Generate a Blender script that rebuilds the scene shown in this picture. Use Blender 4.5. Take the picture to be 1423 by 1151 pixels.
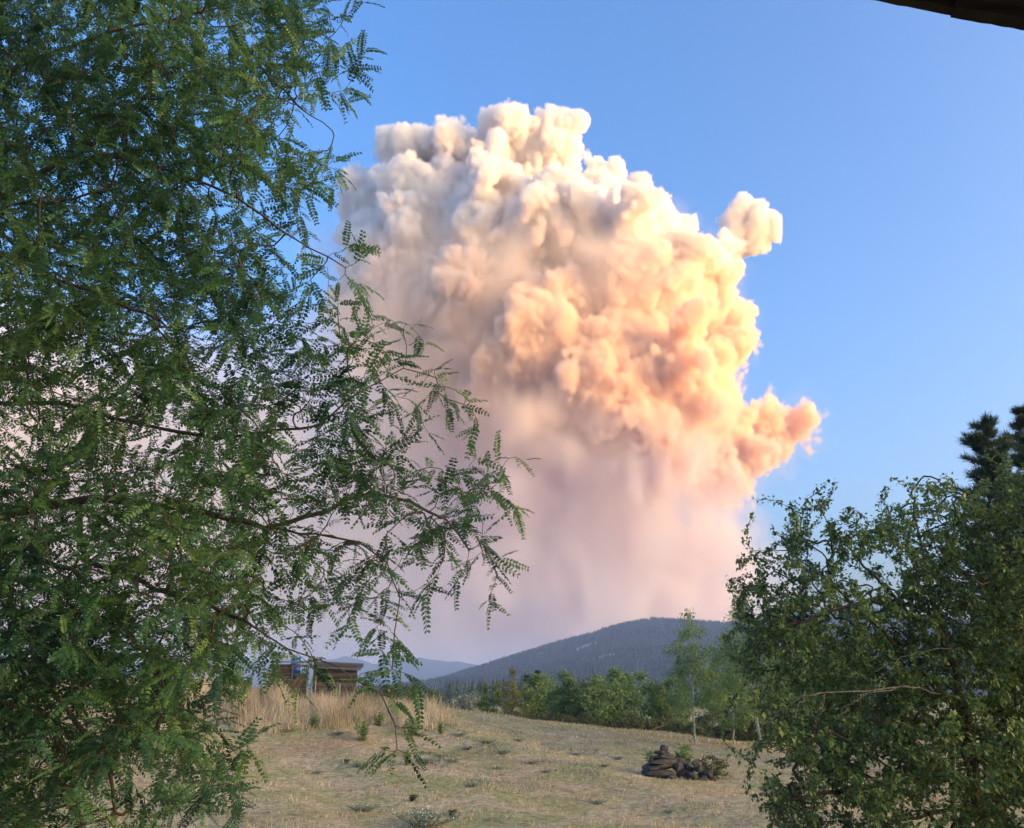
import bpy, bmesh, math, random
import numpy as np
from mathutils import Vector, Matrix, noise as mnoise

for _o in list(bpy.data.objects):
    bpy.data.objects.remove(_o, do_unlink=True)
SC = bpy.context.scene
COL = SC.collection
rad = math.radians

# ------------------------------------------------------------------ camera
PITCH = 17.54                     # degrees, the phone looks up at the plume
FPX = 1232.0                      # focal length in photograph pixels (1423 wide)
cam_d = bpy.data.cameras.new('camera')
cam_d.sensor_width = 36.0
cam_d.lens = 36.0 * FPX / 1423.0
cam_d.clip_start = 0.05
cam_d.clip_end = 600000.0
cam = bpy.data.objects.new('camera', cam_d)
cam.location = (0, 0, 0)
cam.rotation_euler = (rad(90 + PITCH), 0, 0)
COL.objects.link(cam)
SC.camera = cam

# ------------------------------------------------------------------ sky, sun, exposure
SUN_EL = -0.79                     # dusk: the earth itself already shades the valley
SUN_AZ = 111.0                     # direction the sun stands in, degrees clockwise from +Y (behind right)
world = bpy.data.worlds.new('World')
SC.world = world
world.use_nodes = True
wn = world.node_tree
wn.nodes.clear()
w_out = wn.nodes.new('ShaderNodeOutputWorld')
w_bg = wn.nodes.new('ShaderNodeBackground')
w_sky = wn.nodes.new('ShaderNodeTexSky')
w_sky.sky_type = 'NISHITA'
w_sky.sun_disc = False
w_sky.sun_elevation = rad(5.0)       # the glow that still lights the upper air
w_sky.sun_rotation = rad(SUN_AZ)
w_sky.altitude = 0
w_sky.air_density = 0.62
w_sky.dust_density = 7.2
w_sky.ozone_density = 1.3
w_bg.inputs['Strength'].default_value = 0.15
w_hs = wn.nodes.new('ShaderNodeHueSaturation')
w_hs.inputs['Saturation'].default_value = 1.3
w_hs.inputs['Hue'].default_value = 0.507
wn.links.new(w_sky.outputs['Color'], w_hs.inputs['Color'])
wn.links.new(w_hs.outputs['Color'], w_bg.inputs['Color'])
wn.links.new(w_bg.outputs['Background'], w_out.inputs['Surface'])

sun_d = bpy.data.lights.new('sun', 'SUN')
sun_d.energy = 0.72
sun_d.angle = rad(0.55)
sun_d.color = (1.0, 0.49, 0.18)
sun = bpy.data.objects.new('sun', sun_d)
_s = Vector((math.sin(rad(SUN_AZ)) * math.cos(rad(SUN_EL)), math.cos(rad(SUN_AZ)) * math.cos(rad(SUN_EL)), math.sin(rad(SUN_EL))))
sun.rotation_euler = (-_s).to_track_quat('-Z', 'Y').to_euler()
COL.objects.link(sun)

vs = SC.view_settings
vs.view_transform = 'Standard'
vs.look = 'None'
vs.gamma = 1.0
vs.use_curve_mapping = False
vs.exposure = 2.85
SC.render.film_transparent = False
cy = SC.cycles
cy.max_bounces = 18
cy.diffuse_bounces = 3
cy.glossy_bounces = 2
cy.transmission_bounces = 3
cy.transparent_max_bounces = 8
cy.volume_bounces = 18
cy.volume_step_rate = 3.0
cy.volume_max_steps = 512
cy.use_denoising = True
cy.caustics_reflective = False
cy.caustics_refractive = False

rng = np.random.default_rng(20240817)
random.seed(77)

# ------------------------------------------------------------------ small helpers
_cp, _sp = math.cos(rad(PITCH)), math.sin(rad(PITCH))

def at(px, py, Y):
    """world point at ground distance Y (metres) that the photograph shows at (px, py)"""
    u = (px - 711.5) / FPX
    v = (575.5 - py) / FPX
    d = (u, _cp - v * _sp, _sp + v * _cp)
    t = Y / d[1]
    return Vector((d[0] * t, Y, d[2] * t))

def tag(o, label=None, cat=None, group=None, kind=None):
    if label: o['label'] = label
    if cat: o['category'] = cat
    if group: o['group'] = group
    if kind: o['kind'] = kind
    return o

def empty(name, loc=(0, 0, 0), rz=0.0):
    o = bpy.data.objects.new(name, None)
    o.empty_display_size = 0.2
    o.location = loc
    o.rotation_euler = (0, 0, rz)
    COL.objects.link(o)
    return o

def link_mesh(name, me, mat, parent=None):
    o = bpy.data.objects.new(name, me)
    if mat is not None and len(me.materials) == 0:
        me.materials.append(mat)
    COL.objects.link(o)
    if parent is not None:
        o.parent = parent
    return o

def np_mesh(name, verts, faces_flat, nper, smooth=False):
    """mesh from numpy arrays, every face with nper corners"""
    me = bpy.data.meshes.new(name)
    verts = np.ascontiguousarray(verts, dtype=np.float32)
    ff = np.ascontiguousarray(faces_flat, dtype=np.int32).ravel()
    nf = len(ff) // nper
    me.vertices.add(len(verts))
    me.vertices.foreach_set('co', verts.ravel())
    me.loops.add(len(ff))
    me.loops.foreach_set('vertex_index', ff)
    me.polygons.add(nf)
    me.polygons.foreach_set('loop_start', np.arange(0, nf * nper, nper, dtype=np.int32))
    me.polygons.foreach_set('loop_total', np.full(nf, nper, dtype=np.int32))
    if smooth:
        me.polygons.foreach_set('use_smooth', np.ones(nf, dtype=bool))
    me.update(calc_edges=True)
    return me

def new_mat(name):
    m = bpy.data.materials.new(name)
    m.use_nodes = True
    nt = m.node_tree
    nt.nodes.clear()
    out = nt.nodes.new('ShaderNodeOutputMaterial')
    return m, nt, out
# ------------------------------------------------------------------ smoke plume (far behind the hills)
DP = 20000.0                       # ground distance of the plume
MPX = DP / FPX                     # metres per photograph pixel there

def sphere_dirs(n):
    d = rng.normal(size=(n, 3))
    return d / np.linalg.norm(d, axis=1)[:, None]

def billow(prim, levels):
    """hierarchical cauliflower: every ball carries smaller balls on its outside"""
    P = np.array([list(at(a, b, DP)) for a, b, c, r in prim])
    P[:, 1] += np.array([c for a, b, c, r in prim]) * MPX
    R = np.array([r for a, b, c, r in prim]) * MPX
    allP, allR = [P], [R]
    curP, curR = P, R
    for (n, lo, hi, push) in levels:
        k = len(curP)
        par = np.repeat(np.arange(k), n)
        d = sphere_dirs(len(par))
        r = curR[par] * rng.uniform(lo, hi, len(par))
        c = curP[par] + d * (curR[par] * push)[:, None] * rng.uniform(0.86, 1.08, len(par))[:, None]
        # drop the ones buried deep inside another ball
        keep = np.ones(len(c), bool)
        for j0 in range(0, len(c), 4000):
            dd = np.linalg.norm(c[j0:j0 + 4000, None, :] - P[None, :, :], axis=2) - R[None, :]
            keep[j0:j0 + 4000] = dd.min(axis=1) > -1.2 * r[j0:j0 + 4000]
        keep &= c[:, 1] < DP + 1600
        c, r = c[keep], r[keep]
        allP.append(c); allR.append(r)
        curP, curR = c, r
    return np.concatenate(allP), np.concatenate(allR)

def bnoise(shape, waves, st=1.0):
    """isotropic noise on a grid, about -1..1; waves = feature sizes in cells, one band each"""
    kx = np.fft.fftfreq(shape[0]).astype(np.float32)[:, None, None]
    ky = np.fft.fftfreq(shape[1]).astype(np.float32)[None, :, None]
    kz = np.fft.rfftfreq(shape[2]).astype(np.float32)[None, None, :]
    k = np.sqrt(kx * kx + ky * ky + kz * kz * st * st) + 1e-9
    spec = np.fft.rfftn(rng.standard_normal(shape, dtype=np.float32))
    outs = []
    for w in waves:
        band = np.exp(-(np.log(k * w) / 0.45) ** 2)
        a = np.fft.irfftn(spec * band, s=shape).astype(np.float32)
        outs.append(a / (a.std() * 2.2))
    return outs

class Grid:
    def __init__(self, lo, hi, vox):
        self.lo = np.array(lo, float); self.vox = vox
        self.n = tuple(int(math.ceil((b - a) / vox)) for a, b in zip(lo, hi))
        self.hi = self.lo + np.array(self.n) * vox
        self.sdf = np.full(self.n, 1e6, np.float32)
    def spheres(self, P, R, pad=4.0):
        v = self.vox
        for p, r in zip(P, R):
            q = (p - self.lo) / v - 0.5
            k = r / v + pad
            a = np.maximum(np.floor(q - k).astype(int), 0)
            b = np.minimum(np.ceil(q + k).astype(int) + 1, self.n)
            if np.any(b <= a): continue
            X = (np.arange(a[0], b[0]) - q[0])[:, None, None]
            Y = (np.arange(a[1], b[1]) - q[1])[None, :, None]
            Z = (np.arange(a[2], b[2]) - q[2])[None, None, :]
            d = (np.sqrt(X * X + Y * Y + Z * Z) * v - r).astype(np.float32)
            w = self.sdf[a[0]:b[0], a[1]:b[1], a[2]:b[2]]
            np.minimum(w, d, out=w)
    def coords(self):
        return [self.lo[i] + (np.arange(self.n[i]) + 0.5) * self.vox for i in range(3)]

def grid_volume(name, G, dens, mat, parent):
    """fog volume whose voxels take the values of the array dens"""
    dens = np.ascontiguousarray(dens, dtype=np.float32)
    me = bpy.data.meshes.new(name)
    me.vertices.add(dens.size)
    a = me.attributes.new('dens', 'FLOAT', 'POINT')
    a.data.foreach_set('value', dens.ravel())
    o = bpy.data.objects.new(name, me)
    COL.objects.link(o)
    o.parent = parent
    ng = bpy.data.node_groups.new(name + '_nodes', 'GeometryNodeTree')
    ng.interface.new_socket('Geometry', in_out='INPUT', socket_type='NodeSocketGeometry')
    ng.interface.new_socket('Geometry', in_out='OUTPUT', socket_type='NodeSocketGeometry')
    N = ng.nodes.new; L = ng.links.new
    gi = N('NodeGroupInput'); go = N('NodeGroupOutput')
    pos = N('GeometryNodeInputPosition')
    sub = N('ShaderNodeVectorMath'); sub.operation = 'SUBTRACT'; sub.inputs[1].default_value = tuple(G.lo)
    L(pos.outputs[0], sub.inputs[0])
    scl = N('ShaderNodeVectorMath'); scl.operation = 'MULTIPLY'
    # the node puts samples at lo + i * (hi - lo) / (n - 1)
    scl.inputs[1].default_value = tuple((G.n[i] - 1) / (G.hi[i] - G.lo[i]) for i in range(3))
    L(sub.outputs[0], scl.inputs[0])
    rnd = N('ShaderNodeVectorMath'); rnd.operation = 'ADD'; rnd.inputs[1].default_value = (0.5, 0.5, 0.5)
    L(scl.outputs[0], rnd.inputs[0])
    flo = N('ShaderNodeVectorMath'); flo.operation = 'FLOOR'
    L(rnd.outputs[0], flo.inputs[0])
    sep = N('ShaderNodeSeparateXYZ'); L(flo.outputs[0], sep.inputs[0])
    f2i = []
    for k in range(3):
        c = N('FunctionNodeFloatToInt'); c.rounding_mode = 'ROUND'; L(sep.outputs[k], c.inputs[0]); f2i.append(c)
    m1 = N('FunctionNodeIntegerMath'); m1.operation = 'MULTIPLY_ADD'
    L(f2i[0].outputs[0], m1.inputs[0]); m1.inputs[1].default_value = G.n[1]; L(f2i[1].outputs[0], m1.inputs[2])
    m2 = N('FunctionNodeIntegerMath'); m2.operation = 'MULTIPLY_ADD'
    L(m1.outputs[0], m2.inputs[0]); m2.inputs[1].default_value = G.n[2]; L(f2i[2].outputs[0], m2.inputs[2])
    na = N('GeometryNodeInputNamedAttribute'); na.data_type = 'FLOAT'; na.inputs['Name'].default_value = 'dens'
    si = N('GeometryNodeSampleIndex'); si.data_type = 'FLOAT'; si.domain = 'POINT'; si.clamp = True
    L(gi.outputs[0], si.inputs['Geometry']); L(na.outputs[0], si.inputs['Value']); L(m2.outputs[0], si.inputs['Index'])
    vc = N('GeometryNodeVolumeCube')
    L(si.outputs[0], vc.inputs['Density'])
    vc.inputs['Min'].default_value = tuple(G.lo); vc.inputs['Max'].default_value = tuple(G.hi)
    for k, ax in enumerate('XYZ'):
        vc.inputs['Resolution ' + ax].default_value = G.n[k]
    sm = N('GeometryNodeSetMaterial'); sm.inputs['Material'].default_value = mat
    L(vc.outputs[0], sm.inputs['Geometry']); L(sm.outputs[0], go.inputs[0])
    md = o.modifiers.new('volume', 'NODES'); md.node_group = ng
    return o

def sstep(a, b, x):
    t = np.clip((x - a) / (b - a), 0, 1)
    return t * t * (3 - 2 * t)

def smoke_mat(name, dens, stops, z0=0.0, z1=12500.0, aniso=0.0, noise=None):
    """scattering smoke; colour by height: brown smoke with dusk light painted in, white condensed cloud above"""
    m, nt, out = new_mat(name)
    N = nt.nodes.new; L = nt.links.new
    pv = N('ShaderNodeVolumePrincipled')
    pv.inputs['Anisotropy'].default_value = aniso
    pv.inputs['Density Attribute'].default_value = ''
    at_ = N('ShaderNodeAttribute'); at_.attribute_name = 'density'
    mul = N('ShaderNodeMath'); mul.operation = 'MULTIPLY'
    mul.inputs[1].default_value = dens
    L(at_.outputs['Fac'], mul.inputs[0])
    geo = N('ShaderNodeNewGeometry')
    dsock = mul.outputs[0]
    if noise:
        sc_, det, lo, hi, dist = noise
        nz = N('ShaderNodeTexNoise'); nz.inputs['Scale'].default_value = sc_
        nz.inputs['Detail'].default_value = det; nz.inputs['Roughness'].default_value = 0.6
        nz.inputs['Distortion'].default_value = dist
        L(geo.outputs['Position'], nz.inputs['Vector'])
        r2 = N('ShaderNodeMapRange')
        r2.inputs['From Min'].default_value = lo; r2.inputs['From Max'].default_value = hi
        L(nz.outputs['Fac'], r2.inputs['Value'])
        m2 = N('ShaderNodeMath'); m2.operation = 'MULTIPLY'
        L(dsock, m2.inputs[0]); L(r2.outputs[0], m2.inputs[1])
        dsock = m2.outputs[0]
    L(dsock, pv.inputs['Density'])
    sep = N('ShaderNodeSeparateXYZ')
    L(geo.outputs['Position'], sep.inputs[0])
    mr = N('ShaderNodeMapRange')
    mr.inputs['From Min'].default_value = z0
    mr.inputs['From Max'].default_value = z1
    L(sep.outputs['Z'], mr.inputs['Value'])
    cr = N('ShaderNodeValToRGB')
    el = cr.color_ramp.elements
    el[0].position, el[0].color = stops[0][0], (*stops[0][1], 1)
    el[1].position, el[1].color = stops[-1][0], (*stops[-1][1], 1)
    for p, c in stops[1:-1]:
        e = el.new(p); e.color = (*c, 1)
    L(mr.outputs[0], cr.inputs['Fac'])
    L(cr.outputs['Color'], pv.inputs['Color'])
    L(pv.outputs[0], out.inputs['Volume'])
    return m

plume = empty('smoke_plume', (0, 0, 0))
tag(plume, 'towering billowing wildfire smoke plume, white topped and orange lit, behind the mountain', 'smoke', kind='stuff')

CROWN = [  # px, py, depth in px, radius px
    (573, 208, 0, 52), (632, 215, -20, 52), (700, 232, -30, 56), (762, 238, -25, 58), (818, 268, 0, 42),
    (600, 300, 0, 95), (690, 330, -20, 105), (780, 350, -30, 95), (540, 290, 40, 72), (840, 320, 10, 60),
    (508, 262, 70, 56), (896, 332, -10, 52), (932, 338, 10, 40), (1036, 314, 30, 36), (1052, 322, 28, 24), (1020, 306, 30, 24), (1014, 338, 25, 28), (990, 356, 15, 32),
    (860, 420, -60, 95), (940, 420, -40, 76), (985, 440, 0, 56), (1002, 488, -10, 40), (560, 400, 30, 105), (660, 430, -10, 100),
    (770, 460, -30, 100), (968, 392, 0, 48), (820, 560, -90, 95), (900, 560, -80, 92), (962, 560, -50, 66), (992, 602, -40, 50), (760, 540, -90, 75),
    (700, 560, -60, 66), (1062, 592, -20, 38), (1104, 590, 0, 32), (1130, 580, 5, 18), (1050, 632, 0, 40), (1084, 618, 0, 28), (1044, 446, 10, 20), (1046, 474, 5, 20), (640, 540, 0, 66), (940, 640, -60, 58), (870, 620, -110, 64),
    (1000, 655, -10, 44),
]
CP, CR = billow(CROWN, [(24, 0.20, 0.46, 0.86), (12, 0.22, 0.5, 0.84)])
STOPS = [(0.0, (0.99, 0.935, 0.93)), (0.34, (0.966, 0.888, 0.905)), (0.44, (0.985, 0.87, 0.77)), (0.55, (0.992, 0.865, 0.71)), (0.68, (0.992, 0.905, 0.82)), (0.85, (0.993, 0.962, 0.94)), (1.0, (0.993, 0.968, 0.95))]  # white cloud and brown smoke, with reddened sunlight and mauve shade painted in
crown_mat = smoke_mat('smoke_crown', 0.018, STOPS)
G = Grid((-4600, DP - 3400, 3400), (7600, DP + 1900, 13900), 42.0)
G.spheres(CP, CR)
n0, n1, n2, n3 = bnoise(G.n, (70.0, 28.0, 11.0, 4.6), 1.35)
xs, ys, zs = G.coords()
# puffs with creases between them; crisp at the young cauliflower top, softer lower down
lowf = sstep(9600, 6200, zs)[None, None, :]
puff = 560.0 * np.abs(n0) - 210.0 + 250.0 * np.abs(n1) + 130.0 * np.abs(n2) + 75.0 * np.abs(n3) - 185.0
ragged = 150.0 * n1 + 110.0 * n2 + 60.0 * n3
sdf = G.sdf - puff * (1 - 0.25 * lowf) + ragged * (0.25 + 0.9 * lowf)
soft = 80.0 + 170.0 * lowf
dens = sstep(0, 1, -sdf / soft) * (0.8 + 0.25 * n2 * lowf)
del n0, n1, n2, n3, puff, ragged, sdf
# keep only smoke that hangs together with the body of the plume
mask = dens > 0.02
seed = (G.sdf < -220.0) & mask
for _ in range(45):
    s2 = seed.copy()
    s2[1:] |= seed[:-1]; s2[:-1] |= seed[1:]
    s2[:, 1:] |= seed[:, :-1]; s2[:, :-1] |= seed[:, 1:]
    s2[:, :, 1:] |= seed[:, :, :-1]; s2[:, :, :-1] |= seed[:, :, 1:]
    seed = s2 & mask
dens = np.where(seed, dens, 0.0)
grid_volume('smoke_crown', G, np.clip(dens, 0, 1.5), crown_mat, plume)
print('crown grid', G.n)

# softer, thinner smoke that wraps the middle of the plume and its shaded foot
BODY = [
    (600, 420, -60, 110), (720, 470, -90, 110), (840, 440, -110, 110), (900, 480, -110, 95), (820, 560, -130, 95), (700, 600, -90, 100), (920, 590, -110, 85),
    (975, 400, -10, 52), (980, 470, -40, 56), (520, 380, 20, 100), (620, 560, -60, 100), (560, 500, 0, 110), (800, 660, -90, 90), (900, 680, -80, 90), (985, 675, -30, 62), (1075, 610, 0, 46), (1108, 592, 0, 36), (940, 335, 10, 46), (1036, 318, 40, 34),
    (720, 700, -60, 110), (830, 760, -60, 110), (930, 760, -40, 95), (1005, 750, 0, 56), (760, 830, -40, 110), (880, 850, -30, 120), (990, 850, 0, 85), (660, 800, -30, 120), (1080, 870, 10, 75), (1000, 930, 0, 100), (800, 930, 0, 120), (640, 920, 0, 110),
    (880, 720, -20, 120), (800, 720, 0, 110), (900, 790, 20, 120), (955, 715, -20, 76), (700, 680, 0, 120), (600, 640, 0, 120), (1020, 700, 0, 40), (1030, 800, 0, 60)]
BP, BR = billow(BODY, [(14, 0.3, 0.6, 0.95), (8, 0.3, 0.6, 0.95)])
G = Grid((-5200, DP - 4600, -300), (8800, DP + 2300, 12500), 100.0)
G.spheres(BP, BR, 8.0)
n1, n2, n3 = bnoise(G.n, (30.0, 13.0, 6.0), 2.0)
nz = 0.6 * n1 + 0.45 * n2 + 0.3 * n3
dens = sstep(0, 1, (-(G.sdf + 480.0 * nz)) / 950.0) * (0.12 + 1.2 * sstep(-0.5, 0.6, nz))
dens = dens * (1.0 - 0.7 * sstep(5000, 6600, G.coords()[2])[None, None, :])
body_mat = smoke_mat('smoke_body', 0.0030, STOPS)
grid_volume('smoke_body', G, dens, body_mat, plume)

# thin smoke sheet drifting away to the left behind the hills
G = Grid((-26000, DP - 2500, -600), (9500, DP + 6500, 12500), 280.0)
xs, ys, zs = G.coords()
X = xs[:, None, None]; Yv = ys[None, :, None]; Z = zs[None, None, :]
n1, n2, n3 = bnoise(G.n, (30.0, 14.0, 7.0))
nz = 0.6 * n1 + 0.4 * n2 + 0.25 * n3
topz = 9300 + 1500 * nz + (X + 4000) * 0.03
rightx = 1500 + 1300 * nz + np.maximum(0, 5200 - Z) * 0.95
dens = sstep(0, 2600, topz - Z) * sstep(0, 3000, rightx - X) * np.clip(0.7 + 0.6 * nz, 0.1, 2)
dens = dens * sstep(DP - 2400, DP - 200, Yv) * sstep(DP + 6300, DP + 4000, Yv)
dens = dens * (1.0 + 2.2 * sstep(8000, 0, Z))
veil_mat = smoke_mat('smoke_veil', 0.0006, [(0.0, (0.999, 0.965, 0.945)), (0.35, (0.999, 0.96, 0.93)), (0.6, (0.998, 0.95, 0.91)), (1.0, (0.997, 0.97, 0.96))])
grid_volume('smoke_veil', G, np.clip(dens, 0, 3), veil_mat, plume)
# ------------------------------------------------------------------ terrain
def ssf(a, b, x):
    t = min(1.0, max(0.0, (x - a) / (b - a)))
    return t * t * (3 - 2 * t)

_ph = rng.uniform(0, 6.28, 24)

def gz(x, y):
    """height of the ground; works on numpy arrays"""
    x = np.asarray(x, float); y = np.asarray(y, float)
    crest = np.clip(-1.4 - 0.0995 * x, -2.75, 0.75)
    near = -3.05 + 0.0 * x
    s = sstep(21.0, 51.0, y)
    z = near + (crest - near) * s
    bump = 0.10 * np.sin(x * 0.41 + _ph[0]) * np.sin(y * 0.37 + _ph[1]) + 0.06 * np.sin(x * 0.9 + y * 0.55 + _ph[2]) \
        + 0.035 * np.sin(x * 2.3 - y * 1.4 + _ph[3]) * np.sin(y * 2.1 + _ph[4])
    # the low bank at the foot of the tall grass
    bank = 0.22 * sstep(36, 39.5, y + 0.25 * (x + 6)) * sstep(60, 44, y) * sstep(2, -2, x)
    z = z + bump * sstep(4, 14, y) * sstep(160, 60, y) + bank
    z = z + (-6.3 - z) * sstep(54.5, 88.0, y)
    z = np.where(y < 4, -3.05, z)
    return z

def gzf(x, y):
    return float(gz(np.array([x]), np.array([y]))[0])

def spaced(lo, hi, step, outs_neg, outs_pos):
    a = list(np.arange(lo, hi + 1e-6, step))
    return np.array(sorted(outs_neg) + a + sorted(outs_pos))

gx = spaced(-48, 48, 0.5, [-(48 + 2 * 1.35 ** k) for k in range(1, 40) if 2 * 1.35 ** k < 320000] + [-320000], [48 + 2 * 1.35 ** k for k in range(1, 40) if 2 * 1.35 ** k < 320000] + [320000])
gy = spaced(6, 92, 0.5, [6 - 2 * 1.45 ** k for k in range(1, 40) if 2 * 1.45 ** k < 300000] + [-300000], [92 + 2 * 1.3 ** k for k in range(1, 34) if 2 * 1.3 ** k < 9000] + [9500])
GX, GY = np.meshgrid(gx, gy, indexing='ij')
GZ = gz(GX, GY)
nx_, ny_ = GX.shape
idx = np.arange(nx_ * ny_).reshape(nx_, ny_)
quads = np.stack([idx[:-1, :-1], idx[1:, :-1], idx[1:, 1:], idx[:-1, 1:]], axis=-1).reshape(-1, 4)
g_me = np_mesh('ground', np.stack([GX, GY, GZ], -1).reshape(-1, 3), quads, 4, smooth=True)

def ramp_node(nt, stops, fac):
    cr = nt.nodes.new('ShaderNodeValToRGB')
    el = cr.color_ramp.elements
    el[0].position, el[0].color = stops[0][0], (*stops[0][1], 1)
    el[1].position, el[1].color = stops[-1][0], (*stops[-1][1], 1)
    for p, c in stops[1:-1]:
        e = el.new(p); e.color = (*c, 1)
    nt.links.new(fac, cr.inputs['Fac'])
    return cr.outputs['Color']

def noise_node(nt, vec, scale, detail=4.0, rough=0.6, dist=0.0):
    n = nt.nodes.new('ShaderNodeTexNoise')
    n.inputs['Scale'].default_value = scale
    n.inputs['Detail'].default_value = detail
    n.inputs['Roughness'].default_value = rough
    n.inputs['Distortion'].default_value = dist
    nt.links.new(vec, n.inputs['Vector'])
    return n.outputs['Fac']

def mixc(nt, a, b, fac):
    m = nt.nodes.new('ShaderNodeMix'); m.data_type = 'RGBA'
    for sock, v in ((m.inputs[6], a), (m.inputs[7], b)):
        if isinstance(v, tuple): sock.default_value = (*v, 1)
        else: nt.links.new(v, sock)
    if isinstance(fac, float): m.inputs[0].default_value = fac
    else: nt.links.new(fac, m.inputs[0])
    return m.outputs[2]

def principled(nt, out, color, rough=0.8, spec=0.2, bump=None, bump_d=0.05, bump_s=0.5):
    b = nt.nodes.new('ShaderNodeBsdfPrincipled')
    if isinstance(color, tuple): b.inputs['Base Color'].default_value = (*color, 1)
    else: nt.links.new(color, b.inputs['Base Color'])
    b.inputs['Roughness'].default_value = rough
    b.inputs['Specular IOR Level'].default_value = spec
    if bump is not None:
        bp = nt.nodes.new('ShaderNodeBump')
        bp.inputs['Distance'].default_value = bump_d
        bp.inputs['Strength'].default_value = bump_s
        nt.links.new(bump, bp.inputs['Height'])
        nt.links.new(bp.outputs[0], b.inputs['Normal'])
    nt.links.new(b.outputs[0], out.inputs['Surface'])
    return b

def obj_vec(nt):
    tc = nt.nodes.new('ShaderNodeTexCoord')
    return tc.outputs['Object']

# dry lawn and fields
g_mat, nt, out = new_mat('dry_grass_ground')
v = obj_vec(nt)
fine = noise_node(nt, v, 5.5, 6, 0.7)
mid = noise_node(nt, v, 0.55, 5, 0.65, 0.4)
big = noise_node(nt, v, 0.11, 4, 0.6, 0.3)
straw = ramp_node(nt, [(0.28, (0.20, 0.14, 0.085)), (0.45, (0.40, 0.295, 0.175)), (0.62, (0.56, 0.435, 0.265)), (0.8, (0.66, 0.55, 0.37))], fine)
green = ramp_node(nt, [(0.3, (0.15, 0.14, 0.055)), (0.7, (0.44, 0.40, 0.17))], fine)
gf = ramp_node(nt, [(0.40, (0, 0, 0)), (0.58, (0.95, 0.95, 0.95))], mid)
c = mixc(nt, straw, green, gf)
red = ramp_node(nt, [(0.3, (0.22, 0.125, 0.07)), (0.7, (0.47, 0.31, 0.18))], fine)
rf = ramp_node(nt, [(0.5, (0, 0, 0)), (0.68, (0.75, 0.75, 0.75))], big)
c = mixc(nt, c, red, rf)
tuft = noise_node(nt, v, 2.1, 5, 0.72, 0.6)
c = mixc(nt, c, (0.135, 0.095, 0.05), ramp_node(nt, [(0.30, (0.75, 0.75, 0.75)), (0.47, (0.0, 0.0, 0.0))], tuft))
principled(nt, out, c, 0.95, 0.05, tuft, 0.10, 0.8)
ground = link_mesh('ground', g_me, g_mat)
tag(ground, 'dry straw coloured lawn rising to a low bank, fields beyond', 'ground', kind='structure')

# ---- wooded mountain
RIDGE = [(430, 962), (520, 958), (590, 950), (620, 941), (640, 934), (700, 914), (760, 895), (800, 884), (850, 869), (880, 862), (910, 857.5), (960, 861), (1010, 864), (1060, 858), (1110, 848), (1180, 842), (1300, 850), (1430, 872), (1650, 930), (1900, 960)]
YR = 3000.0
rx_ = np.array([at(p, q, YR).x for p, q in RIDGE]); rz_ = np.array([at(p, q, YR).z for p, q in RIDGE]) - 11.0
nxm, nym = 320, 150
mx = np.linspace(rx_[0], rx_[-1], nxm)
my = np.concatenate([np.linspace(1350, 3000, 120), np.linspace(3060, 4700, 30)])
MX, MY = np.meshgrid(mx, my, indexing='ij')
_mn = [(rng.uniform(0.003, 0.012), rng.uniform(0.002, 0.008), rng.uniform(0, 6.28), rng.uniform(3, 9)) for _ in range(9)]

def mountain_z(x, y):
    t = np.clip((y - 1350.0) / 1650.0, 0, 1)
    # foot spreads a little: take the ridge profile a bit to the side lower down
    r = np.interp(x, rx_, rz_)
    g = t ** 1.25
    g = g * (1 - 0.0 * t)
    back = np.clip((y - 3000.0) / 1700.0, 0, 1)
    z = -6.0 + (r + 6.0) * g * (1 - back ** 1.5)
    n = 0
    for a, b, p, amp in _mn:
        n = n + amp * np.sin(a * x + b * y + p) * np.sin(0.7 * b * x - 1.1 * a * y + p * 2)
    w = np.minimum(t * 3, 1) * (1 - t ** 3) * (1 - back)
    return z + n * w * np.clip(r / 120.0, 0, 1)

MZ = mountain_z(MX, MY)
MZ[:, 0] = -9
idx = np.arange(nxm * nym).reshape(nxm, nym)
quads = np.stack([idx[:-1, :-1], idx[1:, :-1], idx[1:, 1:], idx[:-1, 1:]], axis=-1).reshape(-1, 4)
m_me = np_mesh('mountain', np.stack([MX, MY, MZ], -1).reshape(-1, 3), quads, 4, smooth=True)
m_mat, nt, out = new_mat('mountain_ground')
v = obj_vec(nt)
c = ramp_node(nt, [(0.3, (0.02, 0.03, 0.026)), (0.6, (0.04, 0.05, 0.036)), (0.8, (0.08, 0.08, 0.055))], noise_node(nt, v, 0.006, 6, 0.65))
ba = nt.nodes.new('ShaderNodeAttribute'); ba.attribute_name = 'bare'
c = mixc(nt, c, (0.36, 0.27, 0.22), ba.outputs['Fac'])
principled(nt, out, c, 0.95, 0.0)
mountain = link_mesh('mountain', m_me, m_mat)
tag(mountain, 'rounded wooded mountain rising beyond the valley', 'mountain', kind='structure')

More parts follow.
